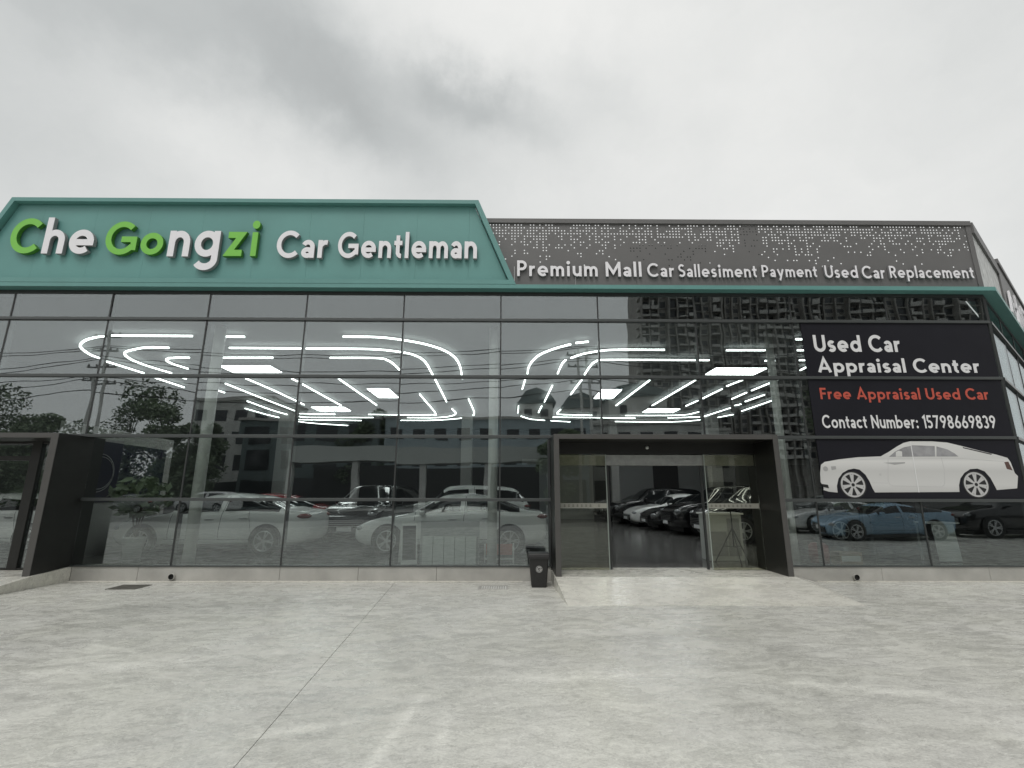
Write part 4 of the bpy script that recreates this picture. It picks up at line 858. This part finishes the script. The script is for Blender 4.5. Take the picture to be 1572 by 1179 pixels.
mb = MB(); mb.extr([Vector((-.17, .2, 0)), Vector((.17, .2, 0)), Vector((.17, .022, .85)), Vector((-.17, .022, .85))], Vector((0, .02, 0))); mb.build('rear_board', M['col'], t)
t = thing('red_sign', 'faded red low sign board on a white frame behind the glass beside bin', 'sign', (-.02, 1.0, ZF))
MB().box(-.28, .28, -.02, .02, .16, .38).build('panel', M['red_board'], t)
mb = MB(); mb.box(-.32, -.29, -.03, .03, 0, .40); mb.box(.29, .32, -.03, .03, 0, .40); mb.box(-.2899, .2899, -.03, .03, .06, .09); mb.build('frame', M['col'], t)
t = thing('potted_plant', 'leafy green potted plant behind the glass by the wall poster', 'plant', (-8.35, 1.75, ZF))
MB().lathe([(.16, 0), (.22, .42), (.235, .44), (.2, .45)], (0, 0, 0), 20).build('pot', M['white_plain'], t)
mb = MB(); [mb.tube([(0, 0, .4), (rng.uniform(-.1, .1), rng.uniform(-.1, .1), .9), (rng.uniform(-.3, .3), rng.uniform(-.3, .3), 1.4)], .018, 6) for _ in range(5)]; mb.build('stem', M['bark'], t)
def leafmat(name, col):
    m = mat(name, col, .55, noise=.45, nscale=1.1); return m
M['leaf'] = leafmat('leaf', (.21, .27, .165)); M['leaf2'] = leafmat('dark_leaf', (.15, .195, .12))
def leaves(mb, c, r, n, s, rr, flat_=.75):
    for _ in range(n):
        while True:
            p = Vector((rr.uniform(-1, 1), rr.uniform(-1, 1), rr.uniform(-1, 1)))
            if .3 < p.length < 1: break
        p = Vector((p.x*r, p.y*r, p.z*r*flat_))+Vector(c)
        u = Vector((rr.gauss(0, 1), rr.gauss(0, 1), rr.gauss(0, .6))).normalized(); v = u.cross(Vector((rr.gauss(0, 1), rr.gauss(0, 1), rr.gauss(0, 1)))).normalized(); k = s*rr.uniform(.6, 1.3)
        mb.poly([p-u*k, p+v*k*.45, p+u*k, p-v*k*.45])
mb = MB(); leaves(mb, (0, 0, 1.35), .62, 260, .13, rng); mb.build('foliage', M['leaf2'], t)
t = thing('wall_poster', 'dark blue wall poster with thin pale rings on left partition inside', 'poster', (0, 0, 0))
q0, q1 = PQ0, PQ1
d = (q1-q0).normalized(); nn = Vector((-d.y, d.x, 0))*-1
if nn.x < 0: nn = -nn
mb = MB(); mb.extr([q0+d*.25+nn*.004+Vector((0, 0, 1.42)), q0+d*3.75+nn*.004+Vector((0, 0, 1.42)), q0+d*3.75+nn*.02+Vector((0, 0, 1.42)), q0+d*.25+nn*.02+Vector((0, 0, 1.42))], Vector((0, 0, 1.42))); mb.build('panel', mat('navy_print', (.010, .012, .03), .35), t)
mb = MB()
for rr_, n0 in ((.52, 1.2), (.44, 1.25)):
    P = [q0+d*(n0+rr_*math.cos(a))+nn*.026+Vector((0, 0, 2.1+rr_*.85*math.sin(a))) for a in [2*math.pi*k/40 for k in range(41)]]; mb.tube(P, .007, 5)
mb.build('ring_print', M['pic_grey'], t)
t = thing('camera_tripod', 'black photo tripod standing behind the right sliding door leaf', 'tripod', (5.0, .95, ZF))
mb = MB(); mb.tube([(0, 0, .32), (0, 0, 1.1)], .014); mb.build('column', M['plastic'], t)
for k in range(3):
    a = 2*math.pi*k/3+.4; mb = MB(); mb.tube([(0, 0, .72), (.40*math.cos(a), .40*math.sin(a), 0)], .012); mb.tube([(0, 0, .34), (.215*math.cos(a), .215*math.sin(a), .33)], .007); mb.build('leg', M['plastic'], t)
MB().box(-.07, .07, -.05, .05, 1.1, 1.2).build('head', M['plastic'], t, bevel=.01)
t = thing('reception_desk', 'white reception desk with lower shelf behind the right door leaf', 'desk', (4.95, 1.5, ZF))
MB().box(-.36, .42, -.22, .22, 0, .98).build('carcass', M['white_plain'], t, bevel=.01); MB().box(-.40, .46, -.27, .26, .981, 1.02).build('top', M['col'], t, bevel=.006)
mb = MB(); mb.box(-.30, .06, -.235, -.221, .10, .62); mb.box(.09, .36, -.235, -.221, .10, .9); mb.build('door_panel', M['wall_pale'], t, bevel=.004)
t = thing('storage_box', 'white square storage box on floor just right of portal', 'box', (5.78, .62, ZF))
MB().box(-.15, .15, -.12, .12, 0, .42).build('carton', M['col'], t, bevel=.008); MB().box(-.155, .155, -.125, .125, .40, .45).build('lid', M['white_plain'], t, bevel=.006)
t = thing('red_stool', 'small dusty red padded stool behind glass below the blue coupe', 'stool', (6.72, .8, ZF))
MB().lathe([(.17, .03), (.19, .2), (.18, .38), (.12, .43), (.02, .44)], (0, 0, 0), 20).build('seat', mat('red_fabric', (.22, .06, .055), .8), t); MB().lathe([(.15, 0), (.15, .03)], (0, 0, 0), 20).build('base', M['plastic'], t)
t = thing('cardboard_box', 'brown printed carton on the floor beside the red stool', 'box', (7.35, .9, ZF))
MB().box(-.24, .24, -.15, .15, 0, .24).build('carton', mat('brown_card', (.22, .17, .12), .8, noise=.2), t, bevel=.006); mb = MB(); mb.box(-.2, .2, -.153, -.1505, .06, .17); mb.build('print', M['white_plain'], t)
t = thing('display_table', 'glass-topped white display table standing near the right corner glass', 'table', (9.75, 1.3, ZF))
MB().box(-.30, .30, -.25, .25, .80, .83).build('top', M['col'], t)
mb = MB(); mb.extr([Vector((-.26, -.24, .02)), Vector((.22, -.24, .02)), Vector((.22, -.18, .79)), Vector((-.26, -.18, .79))], Vector((0, .02, 0))); mb.build('front_panel', M['white_plain'], t)
for x in (-.28, .28): MB().box(x-.015, x+.015, .19, .22, 0, .80).build('leg', M['metal'], t)
t = thing('floor_plant', 'dark leafy plant inside behind the glass under the poster picture', 'plant', (9.0, 2.6, ZF))
MB().lathe([(.17, 0), (.2, .4), (.19, .42)], (0, 0, 0), 18).build('pot', M['plastic'], t)
mb = MB(); mb.tube([(0, 0, .4), (.04, 0, 1.1)], .03); mb.build('stem', M['bark'], t)
mb = MB(); leaves(mb, (0, 0, 1.4), .6, 240, .16, rng, .6); mb.build('foliage', M['leaf2'], t)

# ------------------------------------------------------------------ the street behind the camera, seen only mirrored in the glass
def tree(x, y, h, r, label, mtl, seed, dens=1.0):
    rr = random.Random(seed); t = thing('street_tree', label, 'tree', (x, y, -.02), 0, 'trees across the road')
    mb = MB(); top = Vector((rr.uniform(-.3, .3), rr.uniform(-.3, .3), h*.72)); mb.tube([(0, 0, 0), top*.5+Vector((.15, 0, 0)), top], .22, 8, r1=.07)
    lobes = []
    for k in range(int(17*dens)):
        a = rr.uniform(0, 6.28); e = rr.uniform(.0, 1.0)**.7; z = h*(.16+.76*rr.random()); q = r*(1-.5*abs((z/h-.5)/.42))*e
        c = Vector((q*math.cos(a), q*math.sin(a), z)); lobes.append(c); mb.tube([top*(.3+.5*rr.random()), c], .06, 5, r1=.02)
    mb.build('trunk', M['bark'], t)
    mb = MB()
    for c in lobes: leaves(mb, c, r*rr.uniform(.28, .46), 420, .2, rr, .85)
    mb.build('crown', mtl, t)
for i, (x, h, r, y) in enumerate(((-53, 12.3, 4.6, -40), (-47.5, 9.5, 3.2, -39), (-38.5, 13.2, 4.8, -40), (-33.8, 11.5, 3.4, -38), (-29.8, 9.6, 2.6, -37), (-60, 11, 5, -42), (-16.5, 11.9, 3.0, -46), (37, 16, 4.6, -40), (43, 20, 6.5, -44), (50, 17, 6, -42), (60, 19, 7, -48), (4.8, 8.0, 2.0, -34))):
    tree(x, y, h, r, 'broad leafy street tree across the road, seen mirrored in the glass', M['leaf'] if i % 2 else M['leaf2'], 30+i)
for i in range(13):
    x = -66+i*3.0; rr = random.Random(70+i); mb = MB()
    t = thing('shrub', 'bushy green shrub below the trees across the road', 'shrub', (x, -36.5-.6*(i % 3), 0), 0, 'shrubs across the road')
    for k in range(7): leaves(mb, (rr.uniform(-1.5, 1.5), rr.uniform(-.6, .6), rr.uniform(.8, 4.6)), rr.uniform(1.1, 1.7), 260, .2, rr, .9)
    mb.build('foliage', M['leaf' if i % 2 else 'leaf2'], t); mb = MB(); mb.tube([(0, 0, 0), (.1, 0, 2.2)], .09, 6, r1=.05); mb.build('stem', M['bark'], t)
def window_grid(parent, x0, x1, nx, z0, z1, nz, w, h, yf, m):
    for i in range(nx):
        for j in range(nz):
            cx = x0+(x1-x0)*(i+.5)/nx; cz_ = z0+(z1-z0)*(j+.5)/nz
            MB().box(cx-w/2, cx+w/2, yf-.15, yf+.06, cz_-h/2, cz_+h/2).build('window', m, parent)
M['win_dark'] = mat('dark_window', (.05, .055, .06), .15); M['stucco'] = mat('grey_stucco', (.72, .72, .69), .85, noise=.2, nscale=.5); M['stucco_b'] = mat('blue_grey_render', (.46, .54, .57), .8, noise=.12, nscale=.4)
M['slate'] = mat('dark_render', (.19, .23, .23), .8, noise=.2, nscale=.5); M['tower_wall'] = mat('tower_wall', (.38, .365, .34), .85, noise=.25, nscale=.4); M['slab'] = mat('balcony_concrete', (.58, .57, .54), .8)
def block(name, label, x0, x1, yf, dep, h, m, nx, nz, w, hh, zb=4.0, group=None):
    t = thing(name, label, 'building', ((x0+x1)/2, yf, 0), 0, group); q = (x1-x0)/2
    MB().box(-q, q, -dep, 0, -.1, h).build('wall', m, t)
    mb = MB(); mb.box(-q-.15, q+.15, -dep-.15, .25, h+.001, h+.35); mb.build('roof', M['slab'], t)
    window_grid(t, -q, q, nx, zb, h-.4, nz, w, hh, 0, M['win_dark'])
    MB().box(-q+.4, q-.4, -.3, .02, .2, 3.1).build('shop_opening', M['win_dark'], t)
    return t
block('street_house', 'grey four storey house across the road', -40.5, -30.0, -52, 10, 13.6, M['stucco'], 4, 3, 1.5, 1.6)
block('street_house', 'dark slate building with upper window bands across the road', -30, -14.5, -45, 10, 9.8, M['slate'], 4, 2, 2.6, 2.0)
block('street_house', 'blue grey long building across the road', -14.0, 9.5, -46, 10, 10.0, M['stucco_b'], 9, 2, 1.4, 1.3)
block('street_house', 'low pale building at far left across the road', -90, -62, -50, 10, 8, M['stucco'], 8, 1, 1.6, 1.5)
block('street_house', 'grey building at right across the road', 10, 27, -48, 10, 9.5, M['stucco'], 6, 2, 1.5, 1.5)
for x0, x1, h in ((1.5, 6.5, 15.0), (8, 14, 14.2), (15.5, 24.5, 15.6)):       # old houses with pitched roofs behind
    t = thing('old_house', 'old house with dark curved roof rising behind the street front', 'building', ((x0+x1)/2, -62, 0), 0, 'old houses behind the street front'); q = (x1-x0)/2
    MB().box(-q, q, -6, 0, 0, h).build('wall', M['stucco'], t); mb = MB(); mb.prism([(-q-.5, h+.01), (q+.5, h+.01), (q*.7, h+1.4), (0, h+2.1), (-q*.7, h+1.4)], -6.4, .4); mb.build('roof', M['slate'], t)
    window_grid(t, -q, q, 2, 9, h, 2, 1.1, 1.4, 0, M['win_dark'])
# covered shop front with canopy band and posts
t = thing('shop_row', 'row of dark shops under a pale canopy band across the road', 'building', (-8, -38, 0))
MB().box(-13, 12.6, -1, 1.2, 4.45, 5.8).build('canopy', mat('canopy_band', (.60, .63, .60), .6), t); MB().box(-13, 12.6, -6, -5.8, 0, 4.4).build('shop_front', M['dark_in'], t)
for x in (-12.8, -6.4, 0, 6.2, 12.2): MB().box(x-.3, x+.3, .3, .9, 0, 4.449).build('post', M['stucco'], t)
def tower(x0, x1, yf, h, label, seed, nb=9):
    rr = random.Random(seed); t = thing('apartment_tower', label, 'building', ((x0+x1)/2, yf, 0), 0, 'apartment towers'); q = (x1-x0)/2; fl_ = 3.0; nf = int(h/fl_); bw = 2*q/nb
    kinds = [rr.choice('bbwp') for _ in range(nb)]
    mb = MB(); mb.box(-q, q, -16, 0, 0, h)
    for k in range(nb+1): mb.box(-q+k*bw-.25, -q+k*bw+.25, .001, 1.2 if k % 3 else 2.3, 0, h-1)
    mb.build('wall', M['tower_wall'], t)
    for f in range(4, nf):
        mb = MB(); wb = MB(); z = f*fl_
        for k in range(nb):
            a, b = -q+k*bw+.26, -q+(k+1)*bw-.26
            if kinds[k] == 'b':
                mb.box(a, b, .002, 2.0, z, z+.16); mb.box(a, b, 1.9, 2.0, z+.161, z+rr.choice([.5, .9, 1.05, 1.1]))
                wb.box(a+.1, b-.1, .003, .05, z+.2, z+2.5)
                if rr.random() < .3: mb.box(a+.2, a+.2+rr.uniform(.5, 1.4), 1.5, 1.88, z+.9, z+rr.uniform(1.6, 2.6))
            elif kinds[k] == 'w':
                wb.box(a+.3, b-.3, .003, .06, z+.9, z+2.3); mb.box(a+.1, b-.1, .003, .5, z+.55, z+.7)
                if rr.random() < .5: mb.box(a+.3, a+1.1, .061, .5, z+.05, z+.5)
            else:
                mb.box(a, b, .002, .9, z, z+.2); wb.box(a+.1, b-.1, .003, .3, z+.8, z+2.7)
        mb.box(-q-1.0, -q-.001, -1.5, 1.2, z, z+rr.uniform(.3, 1.0)); mb.build('balcony', M['slab'], t); wb.build('window_band', M['win_dark'], t)
tower(43.0, 70, -140, 104, 'dark high apartment tower with stacked balconies behind the street', 3)
tower(72, 104, -142, 118, 'second dark apartment tower right beside the first', 5, 11)
tower(107, 175, -150, 140, 'third dark apartment tower at far right', 9, 16)
# power poles and wires
def pole(x, y, h, lab):
    t = thing('power_pole', lab, 'power pole', (x, y, 0), 0, 'power poles across the road')
    for dx in (-.45, .45): MB().tube([(dx, 0, 0), (dx*.8, 0, h)], .15, 10, r1=.10).build('post', M['stucco'], t)
    for z in (h-.5, h-1.7, h-3.2, h-4.5):
        a = MB(); a.box(-1.3, 1.3, -.07, .07, z, z+.13); arm = a.build('cross_arm', M['metal'], t)
        m_ = MB(); [m_.lathe([(.05, 0), (.08, .08), (.04, .22)], (dx, 0, z+.13), 8) for dx in (-1.2, -.6, .6, 1.2)]; m_.build('insulators', M['wall_in'], arm)
PX = [(-62, -30.5), (-34.2, -30), (6.5, -30), (48, -30.5)]
for (x, y), h in zip(PX, (14, 15.2, 13.8, 14)): pole(x, y, h, 'twin concrete power pole with cross arms, seen mirrored in the glass')
for z, off in ((14.2, -1.2), (14.0, -.6), (13.0, .6), (12.7, 1.2), (11.4, -.6), (11.0, .9), (10.1, 0)):
    t = thing('overhead_wire', 'overhead cable strung between the power poles', 'cable', (0, 0, 0), 0, 'overhead cables'); pts = []
    for (a, b) in zip(PX, PX[1:]):
        for k in range(14):
            u = k/14; pts.append((a[0]+(b[0]-a[0])*u, a[1]+(b[1]-a[1])*u+off*.4, z-1.1*4*u*(1-u)*(1+.3*off)))
    MB().tube(pts, .035, 5).build('wire', M['plastic'], t)
for x, rz, p, k in ((-30, .2, 'car_grey', 'sedan'), (-24, .1, 'car_white', 'suv'), (-3, 0, 'car_grey', 'sedan'), (9, .05, 'car_white', 'sedan'), (17, 0, 'car_grey', 'suv'), (26, 0, 'car_grey', 'sedan')):
    place(k, p, 'car parked along the far kerb, seen only mirrored in the glass', x, -30.4, rz, 'cars parked along the far kerb', .1)
